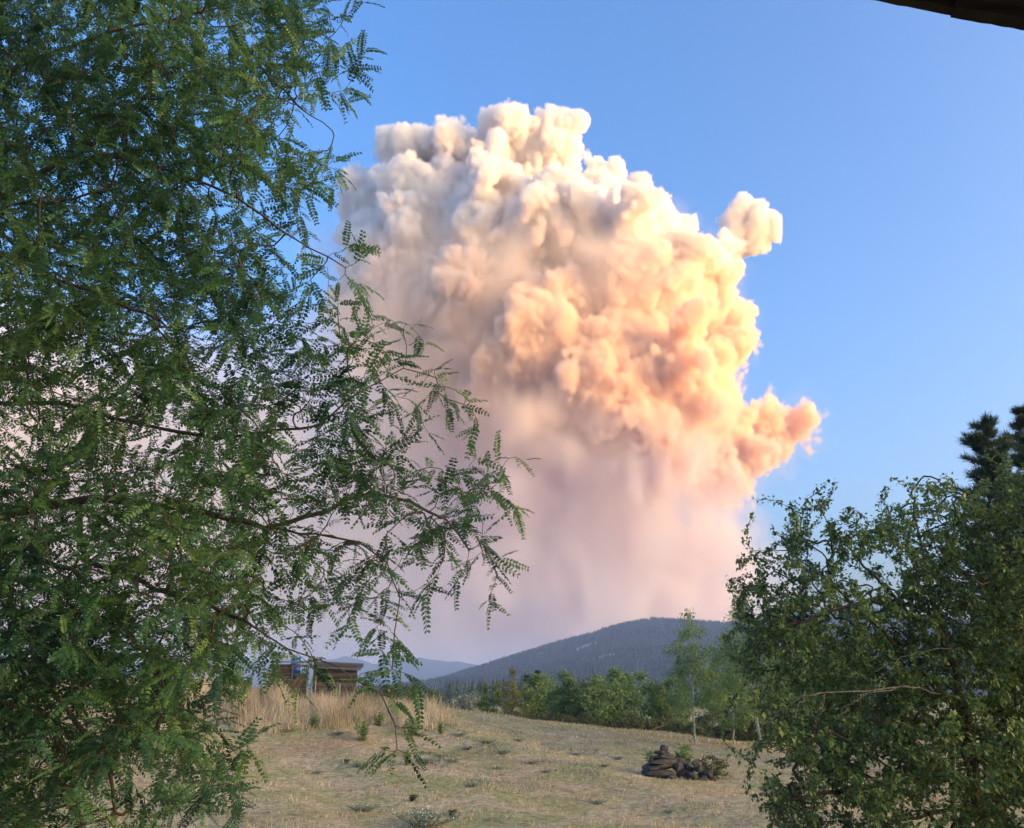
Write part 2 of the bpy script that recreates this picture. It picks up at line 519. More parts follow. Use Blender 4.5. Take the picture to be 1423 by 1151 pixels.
# conifer woods on the mountain, too far and too many to count
N = 47000
fx = rng.uniform(at(560, 940, YR).x, at(1240, 860, YR).x, N); fy = 1500 + 1560 * rng.uniform(0, 1, N) ** 0.8
fz = mountain_z(fx, fy)
u_ = fx / fy; 
CLEAR = [(768, 903, 24, 3.2), (816, 898, 17, 2.4), (842, 912, 22, 3.0), (800, 921, 14, 2.0)]
ppx = 711.5 + FPX * (fx / fy) / (_cp + _sp * (fz / fy)); ppy = 965 - FPX * fz / fy * 1.08
keep = fz > -2
bare = np.zeros(MX.size)
mxf, myf = MX.ravel(), MY.ravel()
for k_, (a, b, c1, c2) in enumerate(CLEAR):
    # find the hillside under that spot, then lay a bare strip across the slope there
    for yy in np.arange(1500, 3000, 5.0):
        q = at(a, b, yy)
        if mountain_z(np.array([q.x]), np.array([yy]))[0] >= q.z: break
    sx, sy = c1 * yy / FPX, c2 * 2.6 * yy / FPX * 2.2
    def strip(x_, y_):
        dx = (x_ - q.x) / sx; dy = (y_ - yy - 0.5 * (x_ - q.x)) / sy
        return dx * dx + dy * dy
    keep &= strip(fx, fy) > rng.uniform(0.7, 1.2, N)
    bare = np.maximum(bare, np.clip(1.6 - strip(mxf, myf), 0, 1))
ba_ = m_me.attributes.new('bare', 'FLOAT', 'POINT'); ba_.data.foreach_set('value', bare.astype(np.float32))
thin = np.sin(fx * 0.011 + 1.0) * np.sin(fy * 0.009 + 2.0) + 0.6 * np.sin(fx * 0.031 + fy * 0.023)
keep &= rng.uniform(0, 1, N) < np.clip(0.95 - 0.35 * thin, 0.25, 1)
fx, fy, fz = fx[keep], fy[keep], fz[keep]
n = len(fx)
hh = rng.uniform(8, 17, n) * np.where(rng.uniform(0, 1, n) < 0.05, 1.25, 1.0); rr = hh * rng.uniform(0.16, 0.24, n)
a0 = rng.uniform(0, 6.28, n)
K = 5
V = np.zeros((n, 2 * (K + 1), 3), np.float32)
for tier, (zb, zt, rs) in enumerate(((0.0, 0.68, 1.0), (0.42, 1.0, 0.62))):
    for k in range(K):
        ang = a0 + 6.2832 * (k + 0.4 * tier) / K
        V[:, tier * (K + 1) + k, 0] = fx + np.cos(ang) * rr * rs * rng.uniform(0.75, 1.2, n)
        V[:, tier * (K + 1) + k, 1] = fy + np.sin(ang) * rr * rs
        V[:, tier * (K + 1) + k, 2] = fz + hh * zb - 0.6 * (tier == 0)
    V[:, tier * (K + 1) + K, 0] = fx; V[:, tier * (K + 1) + K, 1] = fy; V[:, tier * (K + 1) + K, 2] = fz + hh * zt
T = []
for tier in range(2):
    o_ = tier * (K + 1)
    for k in range(K):
        T.append((o_ + k, o_ + (k + 1) % K, o_ + K))
T = np.array(T)
F = (np.arange(n)[:, None, None] * (2 * (K + 1)) + T[None]).reshape(-1, 3)
f_me = np_mesh('mountain_forest', V.reshape(-1, 3), F, 3)
ta = f_me.attributes.new('tint', 'FLOAT', 'POINT')
ta.data.foreach_set('value', np.repeat(rng.uniform(0, 1, n), 2 * (K + 1)).astype(np.float32))

def leaf_material(name, stops, trans=0.35, rough=0.55, spec=0.25, tint='attr'):
    m, nt, out = new_mat(name)
    if tint == 'attr':
        a = nt.nodes.new('ShaderNodeAttribute'); a.attribute_name = 'tint'; f = a.outputs['Fac']
    else:
        a = nt.nodes.new('ShaderNodeObjectInfo'); f = a.outputs['Random']
    c = ramp_node(nt, stops, f)
    b = nt.nodes.new('ShaderNodeBsdfPrincipled')
    nt.links.new(c, b.inputs['Base Color'])
    b.inputs['Roughness'].default_value = rough
    b.inputs['Specular IOR Level'].default_value = spec
    if trans > 0:
        t = nt.nodes.new('ShaderNodeBsdfTranslucent')
        hs = nt.nodes.new('ShaderNodeHueSaturation')
        hs.inputs['Hue'].default_value = 0.48; hs.inputs['Value'].default_value = 1.5
        nt.links.new(c, hs.inputs['Color']); nt.links.new(hs.outputs[0], t.inputs['Color'])
        mx_ = nt.nodes.new('ShaderNodeMixShader'); mx_.inputs[0].default_value = trans
        nt.links.new(b.outputs[0], mx_.inputs[1]); nt.links.new(t.outputs[0], mx_.inputs[2])
        nt.links.new(mx_.outputs[0], out.inputs['Surface'])
    else:
        nt.links.new(b.outputs[0], out.inputs['Surface'])
    return m

forest = link_mesh('mountain_forest', f_me, leaf_material('forest_needles', [(0.0, (0.006, 0.014, 0.018)), (0.6, (0.022, 0.038, 0.038)), (1.0, (0.065, 0.08, 0.06))], 0.0, 0.8, 0.1))
tag(forest, 'dark conifer woods covering the slope of the mountain', 'forest', kind='stuff')

# ---- pale far hills
FR = [(150, 925), (300, 922), (380, 915), (440, 918), (480, 912), (520, 921), (560, 914), (590, 914), (640, 920), (680, 928), (760, 934), (900, 940)]
YF = 7500.0
fxs = np.array([at(p, q, YF).x for p, q in FR]); fzs = np.array([at(p, q, YF).z for p, q in FR])
hx = np.linspace(fxs[0], fxs[-1], 200); hy = np.linspace(6300, 8800, 40)
HX, HY = np.meshgrid(hx, hy, indexing='ij')
t = 1 - np.abs(HY - YF) / np.where(HY < YF, 1200.0, 1300.0)
HZ = -9 + (np.interp(HX, fxs, fzs) + 9 + 6 * np.sin(HX * 0.013) + 3 * np.sin(HX * 0.041 + 1)) * np.clip(t, 0, 1) ** 1.1
idx = np.arange(HX.size).reshape(HX.shape)
quads = np.stack([idx[:-1, :-1], idx[1:, :-1], idx[1:, 1:], idx[:-1, 1:]], axis=-1).reshape(-1, 4)
far_me = np_mesh('far_hills', np.stack([HX, HY, HZ], -1).reshape(-1, 3), quads, 4, smooth=True)
far = link_mesh('far_hills', far_me, m_mat)
tag(far, 'pale blue hills at the end of the valley', 'hills', kind='structure')

# ---- haze: smoky valley air
hz_me = bpy.data.meshes.new('haze')
bm = bmesh.new()
bmesh.ops.create_cube(bm, size=1.0)
lo = Vector((-330000, -310000, -8.0)); hi = Vector((330000, 10200, 372.0))
for vv in bm.verts:
    vv.co = Vector((lo[i] if vv.co[i] < 0 else hi[i] for i in range(3)))
bm.to_mesh(hz_me); bm.free()
h_mat, nt, out = new_mat('haze')
pv = nt.nodes.new('ShaderNodeVolumePrincipled')
pv.inputs['Color'].default_value = (0.50, 0.64, 1.0, 1)
pv.inputs['Density'].default_value = 0.000135
nt.links.new(pv.outputs[0], out.inputs['Volume'])
haze = link_mesh('haze', hz_me, h_mat)
tag(haze, 'pale smoky haze hanging in the valley air', 'haze', kind='stuff')
# ------------------------------------------------------------------ vegetation tools
class Skel:
    """branch skeleton: nodes with parents, grown towards target points"""
    def __init__(self, cap=200000):
        self.p = np.zeros((cap, 3)); self.par = np.full(cap, -1, int); self.tip = np.zeros(cap); self.lvl = np.zeros(cap, int); self.n = 0
        self.limb = np.full(cap, -1, int); self.order = np.zeros(cap, int)
    def add(self, p, par, lvl=0, limb=-1):
        i = self.n; self.p[i] = p; self.par[i] = par; self.lvl[i] = lvl; self.limb[i] = limb; self.n += 1
        return i
    def nearest(self, q, maxlvl=99):
        d = np.linalg.norm(self.p[:self.n] - q, axis=1)
        if maxlvl < 99: d = d + 1e3 * (self.lvl[:self.n] > maxlvl)
        return int(np.argmin(d))
    def polyline(self, pts, par, step, jit, limb, lvl=0):
        pts = [np.array(p, float) for p in pts]
        last = par
        for a, b in zip(pts[:-1], pts[1:]):
            k = max(1, int(np.linalg.norm(b - a) / step))
            for j in range(1, k + 1):
                q = a + (b - a) * j / k + (rng.normal(size=3) * jit if j < k else 0)
                last = self.add(q, last, lvl, limb)
        return last
    def limb_from(self, pts, step, jit, limb, root=None):
        """a main limb; its first point is joined to the nearest existing wood"""
        pts = [np.array(p, float) for p in pts]
        if self.n == 0:
            i = self.add(pts[0], -1, 0, limb)
        else:
            i = self.nearest(pts[0]) if root is None else root
            a = self.p[i].copy()
            if np.linalg.norm(a - pts[0]) > step:
                i = self.polyline([a, pts[0]], i, step, jit, limb)
        return self.polyline(pts, i, step, jit, limb)
    def grow(self, targets, step, droop=0.15, jit=0.01, lvl=1, arc=0.35):
        """reach every target from the nearest wood with a bowed twig"""
        T = np.array(targets)
        D = np.full(len(T), 1e9)
        for j0 in range(0, self.n, 500):
            dd = np.linalg.norm(T[:, None, :] - self.p[None, j0:min(self.n, j0 + 500), :], axis=2).min(axis=1)
            D = np.minimum(D, dd)
        for ti in np.argsort(D + rng.uniform(0, 0.25, len(D)) * D.mean()):
            q = T[ti]
            i = self.nearest(q)
            a = self.p[i].copy(); L = np.linalg.norm(q - a)
            if L < step * 0.6: 
                continue
            pi = self.par[i]
            dirp = (a - self.p[pi]) if pi >= 0 else np.array([0, 0, 1.0])
            dirp = dirp / (np.linalg.norm(dirp) + 1e-9)
            mid = a + dirp * L * arc + (q - a) * 0.35 + np.array([0, 0, droop * L])
            k = max(2, int(math.ceil(L * 1.08 / step)))
            last = i
            for j in range(1, k + 1):
                t = j / k
                pt = (1 - t) ** 2 * a + 2 * t * (1 - t) * mid + t * t * q
                if j < k: pt = pt + rng.normal(size=3) * jit
                last = self.add(pt, last, lvl, -1)
                self.order[last] = j
            self.tip[last] = 1
    def radii(self, r0, power, rmax=9.0):
        n = self.n
        cnt = np.zeros(n)
        haschild = np.zeros(n, bool); haschild[self.par[:n][self.par[:n] >= 0]] = True
        cnt[~haschild] = 1
        for i in range(n - 1, -1, -1):
            if self.par[i] >= 0: cnt[self.par[i]] += cnt[i]
        return np.minimum(r0 * cnt ** power, rmax), haschild

def tubes(P0, P1, R0, R1, sides):
    """open tapered tubes for many segments at once"""
    d = P1 - P0
    L = np.linalg.norm(d, axis=1); d = d / np.maximum(L, 1e-9)[:, None]
    up = np.where(np.abs(d[:, 2:3]) < 0.9, np.array([[0, 0, 1.0]]), np.array([[1.0, 0, 0]]))
    a = np.cross(d, up); a /= np.linalg.norm(a, axis=1)[:, None]
    b = np.cross(d, a)
    n = len(P0)
    V = np.zeros((n, 2 * sides, 3))
    for k in range(sides):
        c_, s_ = math.cos(2 * math.pi * k / sides), math.sin(2 * math.pi * k / sides)
        o = a * c_ + b * s_
        V[:, k] = P0 + o * R0[:, None]
        V[:, sides + k] = P1 + o * R1[:, None] + d * (R1 * 0.3)[:, None]
    F = np.array([(k, (k + 1) % sides, sides + (k + 1) % sides, sides + k) for k in range(sides)])
    F = (np.arange(n)[:, None, None] * 2 * sides + F[None]).reshape(-1, 4)
    return V.reshape(-1, 3), F

def limb_mesh(name, pts, radii, sides=8):
    """one continuous tapered tube with shared rings, a little knobbly"""
    pts = np.array(pts); n = len(pts)
    tang = np.gradient(pts, axis=0); tang /= np.linalg.norm(tang, axis=1)[:, None] + 1e-9
    ref = np.array([0.13, 0.9, 0.41])
    V = np.zeros((n, sides, 3))
    for i in range(n):
        a = np.cross(tang[i], ref); a /= np.linalg.norm(a) + 1e-9
        b = np.cross(tang[i], a)
        for k in range(sides):
            th = 2 * math.pi * k / sides
            r = radii[i] * (1 + rng.uniform(-0.09, 0.09))
            V[i, k] = pts[i] + (a * math.cos(th) + b * math.sin(th)) * r
    F = []
    for i in range(n - 1):
        for k in range(sides):
            F.append((i * sides + k, i * sides + (k + 1) % sides, (i + 1) * sides + (k + 1) % sides, (i + 1) * sides + k))
    return np_mesh(name, V.reshape(-1, 3), np.array(F), 4, smooth=True)

def frames(d, roll, up=None):
    """rotation matrices with x along d, z near up, rolled"""
    d = d / (np.linalg.norm(d, axis=1)[:, None] + 1e-9)
    u = np.tile(np.array([[0, 0, 1.0]]), (len(d), 1)) if up is None else up
    y = np.cross(u, d); ny = np.linalg.norm(y, axis=1)
    y[ny < 1e-3] = (1, 0, 0); y /= np.linalg.norm(y, axis=1)[:, None]
    z = np.cross(d, y)
    c, s = np.cos(roll)[:, None], np.sin(roll)[:, None]
    y2 = y * c + z * s; z2 = -y * s + z * c
    return np.stack([d, y2, z2], axis=2)      # columns

def scatter(protos, pos, M, scale, which, tint, name, nper=4):
    """copy prototype (verts, faces) to every position, as one mesh with a tint attribute"""
    Vs, Fs, Ts, off = [], [], [], 0
    for k, (pvv, pff) in enumerate(protos):
        s = which == k
        if not s.any(): continue
        W = np.einsum('nij,vj->nvi', M[s], pvv) * scale[s][:, None, None] + pos[s][:, None, :]
        nv = len(pvv); c = int(s.sum())
        Fs.append((np.arange(c)[:, None, None] * nv + pff[None]).reshape(-1, nper) + off)
        Vs.append(W.reshape(-1, 3)); Ts.append(np.repeat(tint[s], nv)); off += c * nv
    me = np_mesh(name, np.concatenate(Vs), np.concatenate(Fs), nper)
    a = me.attributes.new('tint', 'FLOAT', 'POINT'); a.data.foreach_set('value', np.concatenate(Ts).astype(np.float32))
    return me

def simple_leaf(w=0.42, fold=0.18, bend=-0.12):
    """ovate leaf of length 1 along x: two folded halves"""
    v = np.array([(0, 0, 0), (0.45, w / 2, fold * 0.5), (1.0, 0, bend), (0.45, -w / 2, fold * 0.5), (0.5, 0, 0.02)])
    f = np.array([(0, 4, 2, 1), (0, 3, 2, 4)])
    return v, f

def quad_leaf(w=0.6):
    v = np.array([(0, 0, 0), (0.5, w / 2, 0.06), (1.0, 0, -0.08), (0.5, -w / 2, 0.06)])
    return v, np.array([(0, 3, 2, 1)])

def pinnate_leaf(seed, pairs=11, L=1.0):
    """compound leaf of a locust: a curved stalk with paired leaflets"""
    r = np.random.default_rng(seed)
    V, F = [], []
    curve = r.uniform(0.15, 0.55); side = r.uniform(-0.15, 0.15)
    def cen(t): return np.array([t * L, side * t * t, -curve * t * t * 0.6])
    def quad(a, b, c, d):
        k = len(V); V.extend([a, b, c, d]); F.append((k, k + 1, k + 2, k + 3))
    for i in range(3):
        a, b = cen(i / 3), cen((i + 1) / 3); o = np.array([0, 0.008, 0])
        quad(a - o, b - o * 0.8, b + o * 0.8, a + o)
    for i in range(pairs):
        t = 0.12 + 0.86 * i / (pairs - 1)
        c = cen(t); tg = cen(min(1, t + 0.03)) - cen(t - 0.03); tg /= np.linalg.norm(tg)
        ll = 0.185 * (1 - 0.45 * abs(t - 0.45) ** 1.3 * 1.9) * r.uniform(0.85, 1.12)
        for s in (-1, 1):
            dr = tg * r.uniform(0.35, 0.6) + np.array([0, s * 0.9, r.uniform(-0.5, -0.05)])
            dr /= np.linalg.norm(dr)
            wd = np.cross(dr, np.array([0, 0, 1.0])); wd /= np.linalg.norm(wd)
            tilt = np.array([0, 0, r.uniform(-0.35, 0.35)]); wd = wd + tilt; wd /= np.linalg.norm(wd)
            quad(c, c + dr * ll * 0.5 + wd * ll * 0.31, c + dr * ll, c + dr * ll * 0.45 - wd * ll * 0.31)
    return np.array(V), np.array(F)

def bark_material(name, dark, light, scale=9.0):
    m, nt, out = new_mat(name)
    v = obj_vec(nt)
    mp = nt.nodes.new('ShaderNodeMapping'); mp.inputs['Scale'].default_value = (1, 1, 0.3)
    nt.links.new(v, mp.inputs['Vector'])
    n = noise_node(nt, mp.outputs[0], scale, 6, 0.7, 0.5)
    principled(nt, out, ramp_node(nt, [(0.3, dark), (0.7, light)], n), 0.9, 0.1, n, 0.02, 0.8)
    return m

def interp2(xs, ys, W, px, py):
    """bilinear lookup of a coarse hand-made table"""
    W = np.array(W, float)
    fx = np.interp(px, xs, np.arange(len(xs))); fy = np.interp(py, ys, np.arange(len(ys)))
    i = np.clip(np.floor(fx).astype(int), 0, len(xs) - 2); j = np.clip(np.floor(fy).astype(int), 0, len(ys) - 2)
    a, b = fx - i, fy - j
    return W[j, i] * (1 - a) * (1 - b) + W[j, i + 1] * a * (1 - b) + W[j + 1, i] * (1 - a) * b + W[j + 1, i + 1] * a * b

def at_many(px, py, Y):
    u = (px - 711.5) / FPX; v = (575.5 - py) / FPX
    dy = _cp - v * _sp; t = Y / dy
    return np.stack([u * t, Y + 0 * px, (_sp + v * _cp) * t], -1)

def to_px(P):
    x, y, z = P[:, 0], P[:, 1], P[:, 2]
    dpt = y * _cp + z * _sp; v = -y * _sp + z * _cp
    return 711.5 + FPX * x / dpt, 575.5 - FPX * v / dpt, dpt

locust_bark = bark_material('locust_bark', (0.045, 0.032, 0.026), (0.15, 0.11, 0.09))
twig_bark = bark_material('twig_bark', (0.05, 0.036, 0.028), (0.12, 0.09, 0.07), 20)
gray_bark = bark_material('grey_bark', (0.10, 0.09, 0.08), (0.30, 0.28, 0.25))
brown_bark = bark_material('brown_bark', (0.05, 0.035, 0.026), (0.16, 0.115, 0.085))
aspen_bark = bark_material('aspen_bark', (0.17, 0.165, 0.15), (0.46, 0.45, 0.41), 5)

def build_wood(root, S, R, n_limbs, limb_mat, twig_mat, twig_name='twigs', sides=5, names=None, min_r=0.0):
    """limbs as parts of their own, all thin wood as one part"""
    n = S.n
    for l in range(n_limbs):
        ids = np.where(S.limb[:n] == l)[0]
        if len(ids) < 3: continue
        first = S.par[ids[0]]
        chain = ([first] if first >= 0 else []) + list(ids)
        rr = R[chain].copy()
        if first >= 0: rr[0] = min(rr[0], rr[1] * 1.15)
        rr = np.maximum.accumulate(rr[::-1])[::-1]
        nm = names[l] if names else ('trunk' if l == 0 else 'branch')
        o = link_mesh(nm, limb_mesh('limb', S.p[chain], rr, 9 if l == 0 else 7), limb_mat, root if nm == 'trunk' else first_trunk)
        if l == 0: first_trunk = o
    ids = np.where((S.limb[:n] < 0) & (S.par[:n] >= 0))[0]
    pr = S.par[ids]
    R0 = np.minimum(R[pr], R[ids] * 1.3)
    V, F = tubes(S.p[pr], S.p[ids], np.maximum(R0, min_r), np.maximum(R[ids], min_r), sides)
    o = link_mesh(twig_name, np_mesh(twig_name, V, F, 4, smooth=True), twig_mat, root)
    o['kind'] = 'stuff'
    return o

# ------------------------------------------------------------------ the honey locust hanging in from the left
locust = empty('honey_locust_tree', (-5.6, 7.0, -3.05))
tag(locust, 'large feathery leaved locust tree whose drooping branches hang beside the house', 'tree')
LO = np.array([-5.6, 7.0, -3.05])
S = Skel()
Z3 = lambda pts: [np.array(at(a, b, c)) - LO for a, b, c in pts]
S.limb_from([np.array(q) - LO for q in [(-5.6, 7.0, -3.3), (-5.55, 7.0, -1.5), (-5.4, 6.95, 0.2), (-5.3, 7.0, 1.6), (-5.35, 6.9, 3.2), (-5.5, 6.8, 5.0), (-5.8, 6.6, 7.0)]], 0.25, 0.012, 0)
LIMBS = [
    [(-120, 745, 6.7), (60, 703, 6.5), (130, 693, 6.4), (200, 701, 6.3), (290, 714, 6.2), (370, 735, 6.15), (455, 711, 6.1), (482, 694, 6.1), (520, 685, 6.05), (570, 697, 6.0), (620, 722, 6.0), (652, 765, 6.0)],
    [(370, 735, 6.15), (440, 742, 6.0), (500, 754, 5.9), (538, 782, 5.9), (556, 830, 5.85), (548, 880, 5.8), (545, 930, 5.8)],
    [(120, 780, 6.5), (250, 830, 6.0), (340, 862, 5.7), (400, 902, 5.6), (440, 916, 5.55), (490, 943, 5.5), (530, 965, 5.5), (549, 1008, 5.45), (552, 1042, 5.45)],
    [(-150, 380, 6.6), (-30, 300, 6.2), (40, 250, 6.0), (120, 206, 5.8), (190, 150, 5.7), (225, 105, 5.6)],
    [(-60, 300, 6.6), (20, 284, 5.6), (100, 277, 5.3), (165, 262, 5.2)],
    [(-100, 300, 6.8), (10, 330, 6.2), (60, 380, 6.0), (140, 412, 5.9), (220, 445, 5.8)],
    [(-60, -120, 7.0), (150, -70, 6.6), (290, -5, 6.4), (335, 60, 6.2), (385, 118, 6.1), (430, 160, 6.0), (462, 182, 6.0)],
    [(120, 206, 5.8), (240, 240, 5.7), (330, 275, 5.5), (380, 312, 5.4), (430, 345, 5.3), (480, 372, 5.2)],
    [(-120, 560, 6.7), (80, 560, 6.4), (200, 590, 6.3), (300, 610, 6.2), (440, 592, 6.2), (500, 545, 6.1), (560, 512, 6.1), (606, 525, 6.0)],
    [(-60, 740, 6.6), (100, 790, 6.2), (170, 870, 6.0), (220, 930, 5.9), (250, 1010, 5.8), (256, 1085, 5.8)],
    [(-120, 60, 6.8), (0, 100, 6.3), (150, 45, 6.1), (300, 12, 6.0), (420, 25, 6.0)],
    [(-100, 820, 6.6), (20, 900, 6.1), (90, 980, 5.9), (150, 1060, 5.8), (160, 1130, 5.8)],
]
for l, pts in enumerate(LIMBS):
    S.limb_from(Z3(pts), 0.12, 0.008, l + 1)
gxs = [-420, -240, -120, 0, 60, 120, 180, 240, 300, 360, 420, 480, 540, 600, 660, 720, 760]
gys = [-250, 0, 100, 200, 300, 400, 500, 600, 700, 800, 900, 1000, 1100, 1200, 1300]
GW = [
    [.1, .2, .3, .4, .4, .4, .3, .3, .2, .1, .1, 0, 0, 0, 0, 0, 0],
    [.3, .4, .5, 1, 1, 1, 1, .95, .85, .75, .6, .12, 0, 0, 0, 0, 0],
    [.3, .4, .6, 1, 1, 1, 1, 1, .9, .8, .7, .35, 0, 0, 0, 0, 0],
    [.3, .4, .6, 1, 1, 1, 1, 1, 1, .8, .5, .12, 0, 0, 0, 0, 0],
    [.3, .4, .6, 1, 1, 1, 1, 1, .9, .45, .18, .10, 0, 0, 0, 0, 0],
    [.3, .4, .6, 1, 1, 1, 1, .9, .85, .6, .4, .10, 0, 0, 0, 0, 0],
    [.3, .4, .6, 1, .85, .8, .9, .8, .7, .6, .4, .4, .35, .12, 0, 0, 0],
    [.2, .4, .5, .7, .6, .5, .7, .7, .7, .7, .6, .55, .4, .35, .12, .02, 0],
    [.2, .4, .5, .9, .8, .8, .8, .8, .8, .65, .5, .5, .5, .45, .45, .12, 0],
    [.2, .4, .6, 1, .95, .95, .95, .95, .9, .6, .46, .42, .38, .32, .2, 0, 0],
    [.2, .4, .6, 1, 1, 1, 1, 1, .85, .48, .34, .26, .18, .02, 0, 0, 0],
    [.2, .4, .6, 1, .95, .85, .8, .85, .6, .04, 0, 0, 0, 0, 0, 0, 0],
    [.2, .3, .5, .9, .7, .35, .45, .55, .35, .02, 0, 0, 0, 0, 0, 0, 0],
    [.1, .2, .4, .9, .7, .25, .3, .5, .2, 0, 0, 0, 0, 0, 0, 0, 0],
    [0, .1, .2, .5, .4, .1, .2, .3, 0, 0, 0, 0, 0, 0, 0, 0, 0]]
N = 18500
px = rng.uniform(-420, 750, N); py = rng.uniform(-230, 1290, N)
w = interp2(gxs, gys, GW, px, py)
# uneven clumps
cl = np.sin(px * 0.031 + 1.3) * np.sin(py * 0.027 + 0.6) + 0.7 * np.sin(px * 0.067 + py * 0.043) * np.sin(py * 0.071 - px * 0.02 + 2)
w = w * np.clip(1.0 + 0.38 * cl, 0.3, 1.35)
keep = rng.uniform(0, 1, N) < np.minimum(w ** 2.0 * np.where(px < 300, 1.25, 1.2), 1.0) * np.interp(py, [-250, 0, 430, 560, 700, 850, 1300], [0.5, 1.0, 0.98, 0.92, 0.90, 1.0, 0.9])
px, py = px[keep], py[keep]
dep = np.where(px > 380, rng.uniform(5.3, 6.7, len(px)), rng.uniform(4.9, 8.4, len(px)))
TG = at_many(px, py, dep) - LO
extra = [(560, 1046, 5.45), (575, 1047, 5.5), (538, 1043, 5.4), (562, 1012, 5.45), (545, 1048, 5.5), (520, 955, 5.5), (505, 935, 5.5), (548, 975, 5.45), (540, 925, 5.8), (556, 905, 5.8), (532, 905, 5.75), (560, 935, 5.8), (470, 925, 5.55), (520, 940, 5.8), (575, 950, 5.8),
         (690, 690, 6.0), (715, 705, 6.0), (700, 660, 6.0), (680, 640, 6.0), (690, 800, 6.0), (695, 775, 6.0), (670, 745, 6.0), (680, 835, 6.0), (500, 360, 5.2), (495, 395, 5.2), (480, 345, 5.2), (470, 390, 5.25), (498, 410, 5.2), (505, 70, 6.0), (495, 95, 6.0), (465, 235, 5.9), (462, 260, 5.9), (455, 210, 6.0)]
TG = np.concatenate([TG, np.array([list(at(*e)) for e in extra]) - LO])
TG = TG[(TG + LO)[:, 2] > -2.9]
S.grow(TG, 0.075, droop=0.18, jit=0.006, arc=0.30)
print('locust nodes', S.n, 'targets', len(TG))
R, hasch = S.radii(0.0019, 0.44)
R[S.limb[:S.n] == 0] = np.linspace(0.19, 0.07, int((S.limb[:S.n] == 0).sum()))
_m = S.limb[:S.n] == 1
R[_m] = np.maximum(R[_m], np.linspace(0.05, 0.006, int(_m.sum())))
build_wood(locust, S, R, len(LIMBS) + 1, locust_bark, twig_bark, sides=4, min_r=0.0016)
# leaves along every thin twig
n = S.n
thin = np.where((S.limb[:n] < 0) & (R < 0.0062) & (S.par[:n] >= 0))[0]
lp, ld = [], []
rank = rng.uniform(0, 1, len(thin))
for q, i in enumerate(thin):
    tw = S.p[i] - S.p[S.par[i]]; tw /= np.linalg.norm(tw) + 1e-9
    k = 1 if rank[q] < 0.85 else 0
    if S.tip[i]: k = 3
    for _ in range(k):
        s_ = rng.choice((-1, 1)); side = np.cross(tw, (0, 0, 1.0)); side /= np.linalg.norm(side) + 1e-9
        d = tw * rng.uniform(0.25, 1.0) + side * s_ * rng.uniform(0.3, 1.0) + np.array([0, 0, rng.uniform(-0.65, 0.35)]) + rng.normal(size=3) * 0.2
        lp.append(S.p[i]); ld.append(d)
lp = np.array(lp); ld = np.array(ld)
nl = len(lp)
print('locust leaves', nl)
LEAFP = [pinnate_leaf(11 + k, 8 + k % 3) for k in range(6)]
M = frames(ld, rng.normal(0, 0.5, nl))
sc_l = rng.uniform(0.11, 0.25, nl); wh = rng.integers(0, 6, nl)
tn = np.clip(0.45 + 0.25 * rng.normal(size=nl) + 0.2 * np.sin(lp[:, 0] * 2.1 + lp[:, 2] * 1.7), 0, 1)
lx, ly, ldp = to_px(lp + LO)
vis = (lx > 0) & (lx < 1423) & (ly > 0) & (ly < 1151)
size = np.where(vis, sc_l / ldp, 0)
# the leaves that show largest, spread over the crown's near side, are parts of their own
big = np.argsort(-size)[:300]
mass = np.ones(nl, bool); mass[big] = False
LEAF_STOPS = [(0.0, (0.022, 0.055, 0.027)), (0.35, (0.047, 0.115, 0.042)), (0.7, (0.085, 0.18, 0.056)), (1.0, (0.18, 0.28, 0.085))]
l_mat = leaf_material('locust_leaflets', LEAF_STOPS, 0.42, 0.42, 0.4)
fo = link_mesh('foliage', scatter(LEAFP, lp[mass], M[mass], sc_l[mass], wh[mass], tn[mass], 'foliage'), l_mat, locust)
fo['kind'] = 'stuff'
l_mat2 = leaf_material('locust_leaflets_near', LEAF_STOPS, 0.38, 0.42, 0.4, tint='obj')
leaf_me = []
for k, (pvv, pff) in enumerate(LEAFP):
    me = np_mesh('leaf', pvv, pff, 4); me.materials.append(l_mat2); leaf_me.append(me)
for i in big:
    o = bpy.data.objects.new('leaf', leaf_me[wh[i]])
    o.matrix_local = Matrix.Translation(Vector(lp[i])) @ Matrix(M[i].tolist()).to_4x4() @ Matrix.Scale(float(sc_l[i]), 4)
    COL.objects.link(o); o.parent = locust
# ------------------------------------------------------------------ small leaved tree on the right
def gpos(px, Y):
    """point on the ground at distance Y under photograph column px"""
    x = (px - 711.5) / FPX * Y * 0.955
    return np.array([x, Y, gzf(x, Y)])

